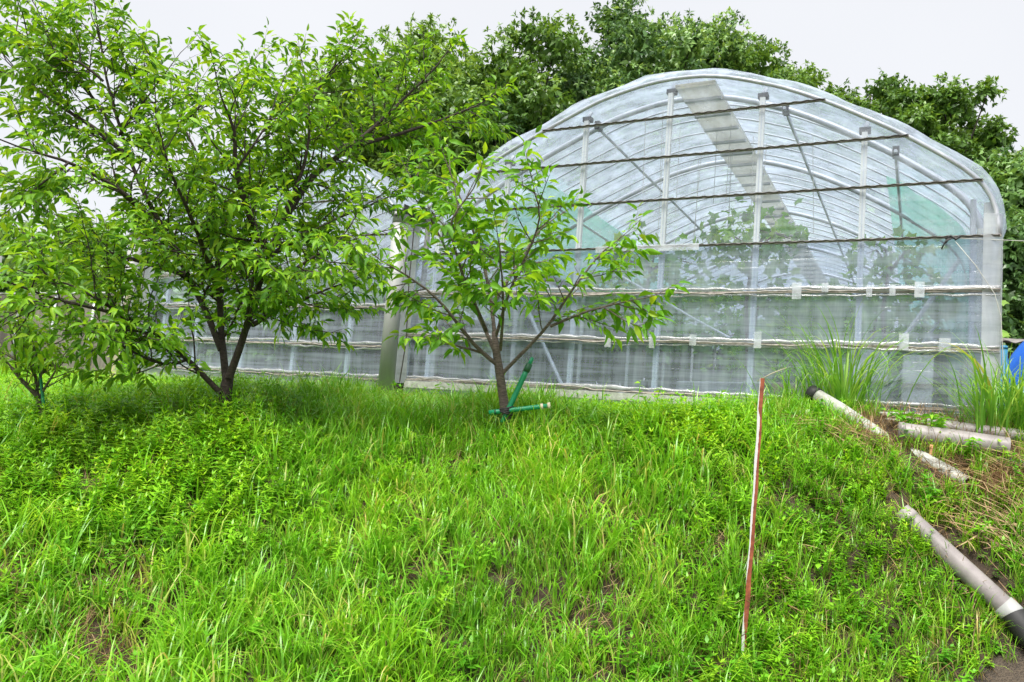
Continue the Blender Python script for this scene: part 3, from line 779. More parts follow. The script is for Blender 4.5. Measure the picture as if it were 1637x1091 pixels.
# big cherry tree
b0 = on_ground(358, 668, 6.55)
bt = [b0 - [0, 0, .06], at(359, 650, 6.55), at(362, 618, 6.55), at(366, 598, 6.55)]
build_tree('cherry_tree', 'largest cherry tree, tall and wide with a dense dark green crown and forked trunk', b0, [
    L([(352, 628, 6.5), (300, 575, 6.4), (255, 535, 6.2), (190, 500, 5.9), (100, 478, 5.6), (30, 455, 5.4)], .024, .007),
    L([(362, 612, 6.55), (354, 540, 6.7), (350, 450, 6.8), (346, 370, 6.9), (335, 290, 7.0), (300, 210, 7.1), (285, 165, 7.1)], .034, .007),
    L([(366, 604, 6.5), (388, 545, 6.45), (408, 475, 6.35), (432, 405, 6.3), (455, 345, 6.3), (490, 270, 6.3), (500, 200, 6.3), (495, 135, 6.3)], .034, .006),
    L([(354, 560, 6.65), (330, 500, 6.7), (303, 447, 6.7), (262, 372, 6.6), (223, 300, 6.5), (190, 216, 6.4), (165, 130, 6.3), (146, 40, 6.2)], .03, .007),
    L([(432, 405, 6.3), (405, 365, 6.1), (378, 270, 5.9), (380, 200, 5.8), (362, 165, 5.7)], .034, .008),
    L([(452, 350, 6.3), (500, 280, 6.6), (570, 228, 6.9), (640, 165, 7.1), (690, 110, 7.2)], .036, .008),
    L([(560, 235, 6.9), (640, 215, 7.1), (720, 190, 7.3), (765, 175, 7.3)], .022, .007),
    L([(404, 520, 6.4), (445, 495, 6.2), (500, 475, 6.1), (545, 462, 6.0)], .022, .006),
    L([(262, 372, 6.6), (190, 300, 6.2), (110, 260, 5.9), (30, 235, 5.7)], .028, .007),
    L([(205, 250, 6.4), (150, 205, 6.4), (80, 160, 6.5), (17, 108, 6.6)], .022, .006),
    L([(300, 440, 6.6), (230, 420, 6.9), (150, 400, 7.1), (70, 390, 7.2)], .026, .007),
    L([(430, 410, 6.3), (480, 380, 6.7), (540, 350, 7.0), (600, 320, 7.2)], .026, .007),
    L([(350, 450, 6.8), (390, 370, 7.3), (440, 260, 7.6), (475, 190, 7.7)], .028, .007),
    L([(350, 470, 6.75), (310, 360, 6.0), (270, 280, 5.6), (250, 220, 5.5)], .026, .007),
    L([(300, 575, 6.4), (262, 590, 6.2), (225, 570, 6.05), (180, 545, 5.9)], .014, .005),
    L([(390, 540, 6.45), (400, 470, 6.0), (405, 420, 5.75), (430, 380, 5.6)], .018, .005),
    L([(190, 500, 5.9), (140, 468, 5.6), (90, 440, 5.5), (50, 430, 5.4)], .014, .005),
    L([(255, 535, 6.2), (200, 528, 5.8), (150, 535, 5.6)], .012, .004),
    L([(100, 478, 5.6), (60, 495, 5.5), (20, 510, 5.4)], .01, .004),
    L([(190, 216, 6.4), (130, 130, 6.6), (80, 60, 6.7), (60, 10, 6.7)], .016, .005),
    L([(495, 165, 6.3), (520, 125, 6.4), (540, 95, 6.45), (550, 80, 6.5)], .012, .004),
    L([(165, 130, 6.3), (120, 90, 6.2), (60, 80, 6.2), (10, 60, 6.2)], .012, .004),
    L([(190, 216, 6.4), (240, 150, 6.3), (258, 130, 6.3), (268, 115, 6.3)], .012, .004),
    L([(300, 190, 7.1), (340, 150, 7.0), (370, 130, 7.0), (385, 120, 7.0)], .012, .004),
    L([(378, 270, 5.9), (430, 200, 5.9), (445, 150, 5.9)], .012, .004),
    L([(110, 260, 5.9), (60, 300, 5.8), (20, 330, 5.7)], .01, .004),
    L([(408, 475, 6.35), (470, 430, 6.0), (520, 400, 5.8), (570, 385, 5.7)], .02, .006),
], M['bark'], M['cherry'], bt, [.066, .054, .05, .042], 0.096, 0.028, 0.084, 0.72, 0.27, 11, droop=.36, bare=.14)

# young cherry tree with green stakes
b1 = on_ground(814, 700, 6.3)
bt = [b1 - [0, 0, .05], at(808, 660, 6.3), at(800, 605, 6.3), at(793, 560, 6.3), at(790, 530, 6.3)]
build_tree('cherry_tree', 'young cherry tree with a low vase shaped light green crown, tied to green stakes', b1, [
    L([(797, 585, 6.3), (762, 558, 6.2), (730, 515, 6.05), (700, 478, 5.95), (655, 440, 5.85), (612, 415, 5.8)], .019, .005),
    L([(794, 570, 6.3), (770, 515, 6.4), (735, 450, 6.5), (704, 380, 6.55), (672, 325, 6.6), (655, 280, 6.6)], .017, .005),
    L([(792, 545, 6.3), (786, 490, 6.35), (775, 430, 6.4), (757, 365, 6.4), (738, 320, 6.4), (712, 262, 6.4)], .017, .005),
    L([(792, 540, 6.3), (815, 465, 6.1), (850, 400, 5.95), (868, 345, 5.9), (850, 290, 5.85)], .015, .005),
    L([(800, 600, 6.3), (838, 562, 6.2), (882, 520, 6.1), (912, 468, 6.0), (950, 418, 5.95), (985, 390, 5.9)], .017, .005),
    L([(880, 522, 6.1), (930, 500, 6.0), (985, 488, 5.95), (1030, 484, 5.9)], .013, .004),
    L([(772, 565, 6.25), (725, 550, 6.1), (690, 540, 6.0)], .011, .004),
    L([(786, 490, 6.35), (830, 420, 6.6), (860, 370, 6.8), (900, 340, 6.9)], .016, .005),
    L([(778, 530, 6.3), (740, 440, 5.9), (715, 360, 5.7), (760, 300, 5.6)], .016, .005),
    L([(800, 560, 6.3), (805, 500, 6.0), (800, 430, 5.8), (795, 400, 5.7)], .014, .005),
], M['bark2'], M['cherry_young'], bt, [.048, .041, .037, .033, .022], 0.12, 0.036, 0.092, 0.43, 0.2, 12, droop=.42, bare=.3, upb=.15)

# sapling at the far end of the row
b2 = on_ground(70, 678, 6.4)
bt = [b2 - [0, 0, .04], at(68, 655, 6.4), at(62, 635, 6.4)]
build_tree('cherry_tree', 'small cherry sapling with sparse yellow green leaves and a thin green stake', b2, [
    L([(62, 635, 6.4), (35, 612, 6.35), (15, 585, 6.3), (-5, 565, 6.3)], .02, .006),
    L([(62, 640, 6.4), (56, 605, 6.4), (50, 560, 6.4), (45, 520, 6.4)], .014, .005),
    L([(64, 635, 6.4), (80, 605, 6.3), (98, 580, 6.2), (115, 565, 6.2)], .012, .004),
    L([(54, 600, 6.4), (40, 560, 6.2), (30, 525, 6.1)], .01, .004),
    L([(35, 612, 6.35), (25, 580, 6.2), (20, 545, 6.1), (18, 510, 6.1)], .01, .004),
    L([(60, 620, 6.4), (75, 570, 6.3), (85, 530, 6.3)], .01, .004),
], M['bark2'], M['sapling'], bt, [.04, .032, .026], 0.088, 0.036, 0.055, 0.32, 0.15, 13, n_parts=150, droop=.4, bare=.3, upb=.3)

# ------------------------------------------------------------------ trees behind the greenhouse
def far_tree(label, base, height, rx_, rz_, mat, seed, nl=13000, leaf=0.18, lumps=96, trunk_r=0.16):
    R = np.random.default_rng(seed)
    root = empty('evergreen_tree', tuple(base), 0, label, 'tree', 'trees behind the greenhouse')
    mb = MB().tube([(0, 0, -.2), (R.normal() * .15, 0, height * .35), (R.normal() * .3, R.normal() * .2, height * .62), (R.normal() * .3, 0, height * .9)], [trunk_r, trunk_r * .8, trunk_r * .5, .03], 8)
    rx_ *= 1.18
    cen = np.array([0, 0, height - rz_])
    # lumps over an egg-shaped crown
    u_ = R.normal(size=(lumps, 3)); u_ /= np.linalg.norm(u_, axis=1, keepdims=True)
    rad = R.uniform(.35, .92, lumps)[:, None]
    lc = cen + u_ * rad * np.array([rx_, rx_, rz_])
    lr = R.uniform(.19, .31, lumps) * rx_
    for k in range(0, lumps, 2):
        q = lc[k]; z0 = height * R.uniform(.25, .6)
        mb.tube([(0, 0, z0), (q * [.5, .5, 1] + [0, 0, z0]) * [1, 1, .5], q], [trunk_r * .35, trunk_r * .2, .02], 4, cap=False)
    mb.build('trunk', mat_bark := M['bark3'], root, True)
    nt_ = int(nl * 3.7) // 7
    li = R.choice(lumps, nt_, p=lr ** 2 / (lr ** 2).sum())
    d = R.normal(size=(nt_, 3)); d[:, 2] += 0.35; d /= np.linalg.norm(d, axis=1, keepdims=True)
    tp = lc[li] + d * (lr[li] * R.uniform(.74, 1.06, nt_))[:, None]
    # tufts of drooping leaves
    pos = np.repeat(tp, 7, 0); dd = np.repeat(d, 7, 0)
    n = len(pos)
    ax = dd * R.uniform(.2, .9, n)[:, None] + R.normal(size=(n, 3)) * .6 + np.array([0, 0, -.45])
    up = dd * 1.3 + np.array([0, 0, .7]) + R.normal(size=(n, 3)) * .3
    fr = frames(ax, up, R.normal(size=n) * .4)
    sz = leaf * R.uniform(.65, 1.25, n)
    # shaded inner leaves that close the crown
    inner = np.repeat(R.random(nt_) < .22, 7)
    c_in = np.repeat(lc[li], 7, 0)
    pos = np.where(inner[:, None], c_in + (pos - c_in) * R.uniform(.2, .7, n)[:, None], pos); sz = np.where(inner, sz * 1.9, sz)
    tv = np.array([(0, 0, 0), (.45, .23, .02), (.45, -.23, .02), (1, 0, -.22)]); tf = np.array([(0, 2, 1), (1, 2, 3)])
    lumpv = R.uniform(0, .35, lumps)
    var = np.clip(lumpv[li] + R.uniform(0, .45, nt_) + 0.15 * d[:, 2], 0, .99)
    V, F, A = leaves_mesh(pos, fr, sz, np.zeros(n, int), np.repeat(var, 7), [(tv, tf)])
    tag(mesh_obj('crown', V, F, mat, root, attr={'var': A}), kind='stuff')
    return root
def ft(label, px_, top, depth, rx_, rz_, mat, seed, **kw):
    t = at(px_, top, depth)
    h = t[2] - (BASE - .05)
    far_tree(label, (t[0], t[1], BASE - .05), h, rx_, rz_, M[mat], seed, **kw)
ft('evergreen tree rising behind the upper branches of the big cherry tree', 650, 75, 24, 3.0, 4.4, 'evergreen2', 21, nl=11000)
ft('evergreen tree between the tallest cherry lobe and the roof, darker than its neighbours', 945, 62, 26, 2.8, 4.6, 'evergreen', 35, nl=14000)
ft('evergreen tree with a brownish sparse top above the greenhouse gutter', 750, 42, 26, 3.2, 4.7, 'evergreen2', 22, nl=11000)
ft('dense dark evergreen left of the tallest tree, against the arched roof', 850, 52, 25, 3.2, 4.7, 'evergreen2', 23, nl=17000)
ft('tallest evergreen tree, standing directly behind the greenhouse ridge', 1045, 8, 27, 3.3, 5.2, 'evergreen', 24, nl=18000)
ft('evergreen tree just right of the tallest one behind the roof crest', 1150, 22, 28, 2.8, 5.2, 'evergreen', 25, nl=14000)
ft('light green tree with feathery outline over the right half of the roof', 1255, 68, 27, 2.6, 4.6, 'evergreen2', 26, nl=12000)
ft('evergreen tree filling the canopy between the two tallest crowns', 1100, 34, 29, 2.8, 5.0, 'evergreen2', 38, nl=12000)
ft('evergreen tree between the tallest crowns and the feathery light tree', 1205, 62, 29, 2.6, 4.8, 'evergreen', 39, nl=11000)
ft('low tree whose tip just clears the falling roof arch', 1385, 92, 27, 2.3, 4.4, 'evergreen2', 37, nl=11000)
ft('round isolated tree against the pale sky beyond the greenhouse shoulder', 1512, 112, 25, 2.0, 4.2, 'evergreen2', 28, nl=12000)
ft('evergreen tree at the right edge above the dark shed', 1640, 212, 23, 2.7, 4.6, 'evergreen', 29, nl=15000)
ft('low dark evergreen filling the gap beside the greenhouse wall', 1590, 330, 22, 2.3, 3.6, 'evergreen', 30, nl=13000)
ft('shaded low evergreen seen below the arch, left of centre', 800, 190, 23, 2.9, 4.2, 'evergreen', 31, nl=13000)
ft('low evergreen behind the far end of the greenhouse, seen through the film', 1000, 300, 26, 3.4, 3.4, 'evergreen', 32, nl=6000, leaf=.28)
ft('low evergreen behind the far end wall, nearer the bright side film', 1330, 330, 26, 3.4, 3.4, 'evergreen', 33, nl=6000, leaf=.28)

for k, (px_, top, dp, rx_, lb) in enumerate(((-80, 330, 30, 4.5, 'low broad evergreen at the left edge beyond the net wall'), (130, 380, 29, 4.0, 'low broad evergreen behind the sapling and the net wall'), (330, 385, 30, 4.2, 'low broad evergreen behind the trunk of the big cherry'), (520, 370, 29, 4.2, 'low broad evergreen behind the middle span of film'), (690, 330, 28, 4.2, 'low broad evergreen behind the gutter and middle downpipe'), (900, 360, 29, 4.4, 'low broad evergreen seen through the left lower panes'), (1150, 380, 28, 4.4, 'low broad evergreen seen through the centre of the lower panes'), (1440, 400, 27, 4.4, 'low broad evergreen seen through the lower panes by the corner'))):
    ft(lb, px_, top, dp, rx_, 3.4, 'evergreen', 120 + k, nl=4500, leaf=.42, lumps=60)

# ------------------------------------------------------------------ grape vines and goods inside the greenhouse
def grape_template():
    a = np.linspace(0, 2 * math.pi, 16)[:-1]
    r_ = .5 * (0.78 + .22 * np.cos(5 * a)) * (1 - .35 * np.exp(-((a - math.pi) / .35) ** 2))
    V = np.concatenate([[(0.35, 0, 0.04)], np.stack([.35 + r_ * np.cos(a), r_ * np.sin(a), -.18 * (r_ ** 2) * 4 * .5], -1)])
    F = np.array([(0, 1 + i, 1 + (i + 1) % 15) for i in range(15)])
    return V, F
GT = grape_template()
o = mesh_obj('leaf', GT[0], GT[1], M['grape'], link=False); GLM = o.data; bpy.data.objects.remove(o)
def vine(label, s, y, seed, n, zc, zr, xr_, yr, size=.16, parts=0):
    R = np.random.default_rng(seed)
    b = gw(s, y, -.02)
    root = empty('grapevine', tuple(b), 0, label, 'vine', 'grapevines inside the greenhouse')
    mb = MB().tube([(0, 0, 0), (.03, .02, .6), (-.02, .0, 1.2), (.05, 0, zc)], [.03, .026, .022, .018], 7)
    for k in range(6):
        a = R.uniform(0, 6.28); mb.tube([(.05, 0, zc - .1), (xr_ * .5 * math.cos(a), yr * .5 * math.sin(a), zc + .08), (xr_ * math.cos(a), yr * math.sin(a), zc)], [.014, .01, .005], 5, cap=False)
    mb.build('trunk', M['bark2'], root, True)
    pos = np.stack([R.uniform(-1, 1, n) * xr_, R.uniform(-1, 1, n) * yr, zc + R.normal(size=n) * zr], -1)
    ax = R.normal(size=(n, 3)) + np.array([0, 0, -.5]); up = np.array([0, -.5, .8]) + R.normal(size=(n, 3)) * .5
    fr = frames(ax, up, R.normal(size=n) * .4); sz = size * R.uniform(.6, 1.2, n); var = R.random(n)
    rest = np.arange(parts, n)
    if len(rest):
        V, F, A = leaves_mesh(pos[rest], fr[rest], sz[rest], np.zeros(len(rest), int), var[rest], [GT])
        tag(mesh_obj('foliage', V, F, M['grape'], root, attr={'var': A}), kind='stuff')
    for i in range(parts):
        o = bpy.data.objects.new('leaf', GLM); col.objects.link(o); o.parent = root
        m4 = np.eye(4); m4[:3, :3] = fr[i] * sz[i]; m4[:3, 3] = pos[i]; o.matrix_basis = Matrix(m4.tolist())
vine('grapevine nearest the gable film, tall leafy shoots around the middle post', -2.35, 1.2, 41, 230, 1.93, .2, .55, .4, .15, 230)
vine('grapevine shoots left of the middle post behind the young cherry tree', -3.7, 1.6, 42, 200, 1.78, .17, .65, .5, .15, 200)
vine('grapevine with pale leaves close to the bright side wall', -0.95, 1.5, 43, 110, 1.72, .15, .4, .5, .14, 110)
vine('grapevine row deeper inside, left part of the house', -4.6, 4.2, 44, 420, 1.75, .14, 1.2, 1.3, .17)
vine('grapevine row deeper inside, middle of the house', -2.9, 4.6, 45, 480, 1.75, .14, 1.2, 1.4, .17)
vine('grapevine row deeper inside, toward the side wall', -1.2, 4.6, 46, 420, 1.72, .12, 1.0, 1.4, .17)
vine('grapevine at the back of the house on the left', -4.4, 8.5, 47, 500, 1.75, .14, 1.5, 2.2, .2)
vine('grapevine at the back of the house on the right', -1.7, 8.5, 48, 500, 1.75, .14, 1.5, 2.2, .2)
vine('grapevine at the far end wall', -3, 13.5, 49, 700, 1.7, .3, 2.7, 2.2, .22)
vine('grapevine in the neighbouring span behind the big cherry tree', -8.6, 3, 50, 500, 1.7, .16, 2.0, 1.8, .18)
# goods standing on the greenhouse floor
def boxthing(name, label, cat, s, y, w, d, h, mat, rz=0.0, z=0.0, lean=0.0):
    b = gw(s, y, z - .01)
    r_ = empty(name, tuple(b), -YAW + rz, label, cat)
    return r_
bx = boxthing('cardboard_box', 'brown cardboard box on the floor behind the film, beside the tall grass', 'box', -1.75, .45, 0, 0, 0, None, .2)
bo = MB().box(-.17, .17, -.13, .13, 0, .24).build('carton', M['card'], bx)
MB().box(-.17, .17, -.13, -.005, .24, .246).build('flap', M['card'], bx); MB().box(-.17, .17, .005, .13, .24, .246).build('flap', M['card'], bx)
MB().box(-.171, .171, -.022, .022, .2465, .2485).build('packing_tape', M['cream'], bx)
for s, w, h, rz, lb in ((-1.02, .34, .62, .3, 'pale board leaning inside the film near the tall grass clump'), (-.62, .26, .58, -.2, 'narrower pale board leaning inside the film near the house corner')):
    bx = boxthing('board', lb, 'board', s, .42, 0, 0, 0, None, rz)
    me = MB().box(-w / 2, w / 2, -.012, .012, 0, h).build('panel', M['board'], bx); me.rotation_euler[0] = -.12
    MB().box(-w / 2, w / 2, -.03, -.013, h * .45, h * .45 + .04).build('batten', M['woodl'], me)
bx = boxthing('seed_tray', 'long grey plastic trough lying on the greenhouse floor', 'trough', -2.5, .5, 0, 0, 0, None)
MB().add([(-.42, -.15, 0), (.42, -.15, 0), (.42, .15, 0), (-.42, .15, 0), (-.36, -.2, .2), (.48, -.2, .23), (.48, .2, .23), (-.36, .2, .2)], [(0, 3, 2, 1), (0, 1, 5, 4), (1, 2, 6, 5), (2, 3, 7, 6), (3, 0, 4, 7)]).build('tub', M['crate'], bx)
MB().tube([(-.36, -.2, .2), (.48, -.2, .23)], .012, 6).build('rim', M['crate'], bx)

# ------------------------------------------------------------------ right edge: shed, tarpaulin, post, wire
p_ = at(1625, 600, 12.5)
sh = empty('shed', (p_[0] + .9, p_[1], BASE - .05), -.15, 'dark open timber shed with a grey tin roof beyond the greenhouse corner', 'shed')
MB().box(-1.6, 2.6, 1.5, 1.56, 0, 1.5).build('back_wall', M['shed'], sh)
for x in (-1.3, -.55, 1.0, 2.4): MB().box(x - .05, x + .05, -.05, .05, 0, 1.55).build('post', M['wood'], sh)
for z in (.95, 1.25): MB().box(-1.5, 2.5, -.09, -.055, z, z + .12).build('beam', M['wood'], sh)
V = []; nn_ = 90
for j, (y, z) in enumerate(((-.5, 1.50), (1.9, 1.85))):
    for i in range(nn_): V.append((-1.8 + 4.6 * i / (nn_ - 1), y, z + .02 * math.sin(i * 1.25)))
for j, (y, z) in enumerate(((-.5, 1.49), (1.9, 1.84))):
    for i in range(nn_): V.append((-1.8 + 4.6 * i / (nn_ - 1), y, z - .004 + .02 * math.sin(i * 1.25)))
F_ = [(i, i + 1, nn_ + i + 1, nn_ + i) for i in range(nn_ - 1)] + [(2 * nn_ + i + 1, 2 * nn_ + i, 3 * nn_ + i, 3 * nn_ + i + 1) for i in range(nn_ - 1)] + [(i + 1, i, 2 * nn_ + i, 2 * nn_ + i + 1) for i in range(nn_ - 1)]
MB().add(V, F_).build('roof', M['tin'], sh, True)

p_ = at(1702, 590, 9.2)
tp_ = empty('tarpaulin_heap', (p_[0], p_[1], BASE - .05), 0, 'heap under a blue tarpaulin tied with white cord at the right edge', 'tarpaulin'); tp_.scale = (1.2, 1.0, 2.45)
na, nb = 28, 14; V = []
for j in range(nb):
    for i in range(na):
        a = 2 * math.pi * i / na; t = j / (nb - 1)
        rr = (.55 * math.sin(math.acos(1 - t) if t <= 1 else 1.57)) * (1 + .07 * math.sin(3 * a + 1) + .05 * math.sin(7 * a + t * 5)) + .02 * math.sin(11 * a) * t
        V.append((rr * math.cos(a) * 1.1, rr * math.sin(a), .52 * (1 - t) ** .8 + .015 * math.sin(5 * a + 7 * t)))
F_ = [(j * na + i, (j + 1) * na + i, (j + 1) * na + (i + 1) % na, j * na + (i + 1) % na) for j in range(nb - 1) for i in range(na)]
MB().add(V, F_).build('sheet', M['blue'], tp_, True)
for k in range(3):
    a = .5 + k * 1.05
    MB().tube([(-.62 * math.cos(a), -.58 * math.sin(a), .02), (-.4 * math.cos(a), -.37 * math.sin(a), .37), (0, 0, .56), (.4 * math.cos(a), .37 * math.sin(a), .37), (.62 * math.cos(a), .58 * math.sin(a), .02)], .012, 5).build('cord', M['rope'], tp_, True)
p_ = at(1604, 600, 7.6)
bp_ = empty('post', (p_[0], p_[1], BASE - .1), 0, 'short blue painted post tight behind the greenhouse corner', 'post')
MB().tube([(0, 0, 0), (0, 0, .82)], .035, 10).build('shaft', M['bluep'], bp_, True)
MB().tube([(0, 0, .82), (0, 0, .85)], [.04, .03], 10).build('cap', M['bluep'], bp_, True)
# guy wire and rope from the corner
a_ = gw(*fac_local(1525, 381, -.04)); b_ = at(1760, 385, 6.3)
wire = MB().tube([a_, (a_ + b_) / 2 - [0, 0, .015], b_], .0035, 5).build('guy_wire', M['rope'], None, True)
tag(wire, 'thin white guy wire running off from the gable rail past the corner', 'wire')
pts = [gw(*fac_local(1527, 386, -.05)), gw(*fac_local(1560, 425, -.06)), gw(*fac_local(1590, 470, -.075)), gw(*fac_local(1600, 505, -.09)), gw(*fac_local(1603, 560, -.09)), gw(*fac_local(1603, 640, -.09))]
tag(MB().tube(pts, .0035, 5).build('rope', M['rope'], None, True), 'slack pale rope hanging from the gable rail down the house corner', 'rope')
k_ = empty('black_tie', tuple(gw(*fac_local(1524, 381, -.045))), -YAW, 'knotted black tie with loose ends on the gable rail near the corner', 'tie')
MB().tube([(-.06, 0, -.01), (-.02, -.012, .02), (.02, -.01, -.015), (.05, 0, .015)], .011, 6).build('knot', M['dark'], k_, True)
MB().tube([(-.03, -.012, 0), (-.06, -.02, -.03), (-.09, -.02, -.10)], .007, 5).build('loose_end', M['dark'], k_, True)
MB().tube([(.0, -.012, 0), (-.04, -.025, -.02), (-.06, -.025, -.05)], .007, 5).build('loose_end', M['dark'], k_, True)

# ------------------------------------------------------------------ stakes
sb = on_ground(1186, 1066, 4.65); stp = at(1218, 605, 4.72)
ln = float(np.linalg.norm(stp - sb))
st = empty('marker_stake', tuple(sb), 0, 'tall thin rusty steel stake with flaking white paint, leaning in the grass', 'stake')
zz = np.linspace(-.15, 1.46, 34); V = []
for z in zz:
    bx_ = .006 * math.sin(z * 2.2) + .0025 * math.sin(z * 23)
    for (x, y) in ((-.0155, -.004), (.0155, -.004), (.0155, .022), (.012, .022), (.012, 0), (-.0155, 0)): V.append((x + bx_, y, z))
F_ = [(i * 6 + j, i * 6 + (j + 1) % 6, (i + 1) * 6 + (j + 1) % 6, (i + 1) * 6 + j) for i in range(33) for j in range(6)] + [tuple(range(5, -1, -1)), tuple(33 * 6 + j for j in range(6))]
so = MB().add(V, F_).build('angle_bar', M['stake'], st)
st.rotation_mode = 'QUATERNION'
st.rotation_quaternion = Vector(stp - sb).to_track_quat('Z', 'Y')
st.scale = (.92, .95, ln / 1.46)
# orient the flat face to the path
st.rotation_quaternion = Matrix(np.stack([unit(np.cross([0, 1.0, 0], unit(stp - sb))), unit(np.cross(unit(stp - sb), unit(np.cross([0, 1.0, 0], unit(stp - sb))))), unit(stp - sb)], -1).tolist()).to_quaternion()

def pole_thing(name, label, cat, a, b, r_, mat, parent=None):
    a = np.array(a); b = np.array(b)
    root = empty(name, tuple(a), 0, label, cat)
    n = 9; pts = np.array([(b - a) * t for t in np.linspace(0, 1, n)])
    MB().tube(pts, [r_ * (1 + .05 * math.sin(i * 2.1)) for i in range(n)], 10).build('pole', mat, root, True)
    return root, b - a
tr_, d_ = pole_thing('tree_stake', 'slanting green stake with a dark sleeve leaning against the young cherry tree', 'stake', at(803, 676, 6.2), at(842, 592, 6.2), .022, M['green'])
MB().tube([d_ * .97, d_ * 1.12], .027, 10).build('sleeve', M['dgreen'], tr_, True)
MB().tube([d_ * 1.10, d_ * 1.24], [.017, .014], 8).build('tip', M['green'], tr_, True)
tr_, d_ = pole_thing('tree_stake', 'level green stake with two cream rings across the young cherry trunk', 'stake', at(782, 660, 6.19), at(877, 649, 6.13), .019, M['green'])
MB().tube([d_ * .86, d_ * .91], .024, 10).build('ring', M['cream'], tr_, True)
MB().tube([d_ * .985, d_ * 1.03], .026, 10).build('end_knob', M['cream'], tr_, True)
MB().tube([d_ * .09, d_ * .12], .023, 10).build('joint', M['dgreen'], tr_, True)
tk = empty('rope_tie', tuple(at(808, 657, 6.2)), 0, 'black tie binding the two green stakes to the young cherry trunk', 'tie')
for k in range(4):
    th = np.linspace(0, 2 * math.pi, 15); tl_ = -.5 + k * .35
    MB().tube(np.stack([.062 * np.cos(th), .03 + .085 * np.sin(th), .03 * np.cos(th) * math.sin(tl_) + .012 * (k - 1.5)], -1), .008, 5, cap=False).build('loop', M['dark'], tk, True)
tr_, d_ = pole_thing('tree_stake', 'thin green stake tied to the small sapling', 'stake', at(70, 652, 6.35), at(60, 560, 6.4), .012, M['green'])
MB().tube([d_ * .32 + [-.05, 0, -.01], d_ * .32, d_ * .32 + [.025, 0, .01]], .01, 6).build('tie', M['dark'], tr_, True)

# ------------------------------------------------------------------ pipes, poles and rubble on the right
def pipe(name, label, cat, pts, r_, mat, joint=None, rings=()):
    pts = np.array(pts); root = empty(name, tuple(pts[0]), 0, label, cat)
    q = pts - pts[0]
    mb = MB().tube(q, r_, 16, cap=False)
    mb.tube(q, r_ * .88, 16, cap=False)
    # annular ends
    o = mb.build('barrel', mat, root, True)
    for t, w, rr, mt_ in rings:
        d = np.concatenate([[0], np.cumsum(np.linalg.norm(np.diff(q, axis=0), axis=1))])
        f_ = lambda s: np.array([np.interp(s, d, q[:, i]) for i in range(3)])
        MB().tube([f_(t * d[-1]), f_(min(d[-1], t * d[-1] + w * .5)), f_(min(d[-1], t * d[-1] + w))], rr, 16).build('coupling', mt_, root, True)
    return root
def gp(px_, py_, d, lift): 
    p = at(px_, py_, d); p[2] = float(ground(p[0], p[1])) + lift; return p
pipe('drain_pipe', 'long faded grey pipe lying down the bank to a black coupling at the road', 'pipe',
     [at(1440, 818, 5.58) * (1 - t_) + at(1622, 985, 5.15) * t_ for t_ in (0, .33, .66, 1)], .070, M['pvcp'], rings=((.9, .14, .076, M['pvc']), (.04, .05, .074, M['pvcp'])))
pipe('drain_pipe', 'black pipe end below the coupling at the road edge', 'pipe', [at(1619, 983, 5.15), at(1640, 1012, 5.08), at(1680, 1050, 5.0)], .077, M['dark'])
pipe('drain_pipe', 'dirty white pipe coming out from the greenhouse foot through the grass', 'pipe',
     [at(1296, 627, 6.95), at(1340, 653, 6.72), at(1395, 690, 6.47), at(1432, 717, 6.36), at(1478, 736, 6.12), at(1545, 773, 5.89)], .06, M['pvcw'], rings=((0.0, .08, .07, M['dark']),))  # black ring at the start paints the shade inside the open pipe mouth
pipe('pipe', 'fat purplish grey pipe lying before the greenhouse corner', 'pipe', [at(1436, 691, 6.34), at(1525, 703, 6.22), at(1612, 716, 6.08)], .08, M['pvcp'], rings=((.0, .04, .084, M['pvcp']),))
pipe('pipe', 'second purplish grey pipe half hidden behind the fat one', 'pipe', [at(1480, 680, 6.48), at(1560, 690, 6.36), at(1634, 699, 6.24)], .06, M['pvcp'])
for k in range(6):
    y0 = 655 + k * 4.5
    a_ = at(1405 + k * 5, y0 + 4, 6.75 - k * .03); b_ = at(1562 - k * 4, y0 + 16, 6.5 - k * .03)
    nn_ = 12; pts = np.array([a_ + (b_ - a_) * t + [0, 0, .012 * math.sin(5 * t + k * 2) - .01] for t in np.linspace(0, 1, nn_)])
    tag(MB().tube(pts, .013 + .004 * (k % 3), 7).build('pole', M['channel'] if k % 2 else M['pvcw'], None, True), ('pale thin pole touching the gable film, hindmost of the bundle', 'dark thin pole second from the gable film in the bundle', 'pale pole third from the gable film in the bundle', 'dark thicker pole fourth from the gable film in the bundle', 'pale pole next to the front of the bundle by the fat pipe', 'dark pole at the front of the bundle, nearest the fat pipe')[k], 'pole', 'poles bundled at the greenhouse foot')
p_ = at(1632, 735, 6.05)
cb = empty('concrete_chunk', tuple(p_ - [0, 0, .05]), -.4, 'flat broken piece of concrete beside the end of the fat pipe', 'concrete')
MB().add([(-.16, -.1, 0), (.2, -.12, 0), (.2, .12, 0), (-.15, .12, 0), (-.14, -.08, .13), (.18, -.1, .15), (.17, .1, .14), (-.13, .1, .12)], [(0, 3, 2, 1), (4, 5, 6, 7), (0, 1, 5, 4), (1, 2, 6, 5), (2, 3, 7, 6), (3, 0, 4, 7)]).build('piece', M['conc'], cb); cb.scale = (1.15, 1.1, .4)
p_ = at(1488, 735, 6.1)
so = MB().tube([p_ - [0, 0, .03], p_ + [0.0, 0, .05], p_ + [.004, 0, .115]], [.016, .015, .013], 7).build('cut_stem', M['stub'], None, True)
tag(so, 'reddish cut woody stem standing between the pipes', 'stem')
a_ = at(1258, 588, 6.6); b_ = at(1210, 610, 6.68)
tag(MB().tube([a_, (a_ + b_) / 2 + [0, 0, .01], b_], [.003, .0045, .004], 6).build('stick', M['woodl'], None, True), 'thin pale stick leaning behind the top of the rusty stake', 'stick')
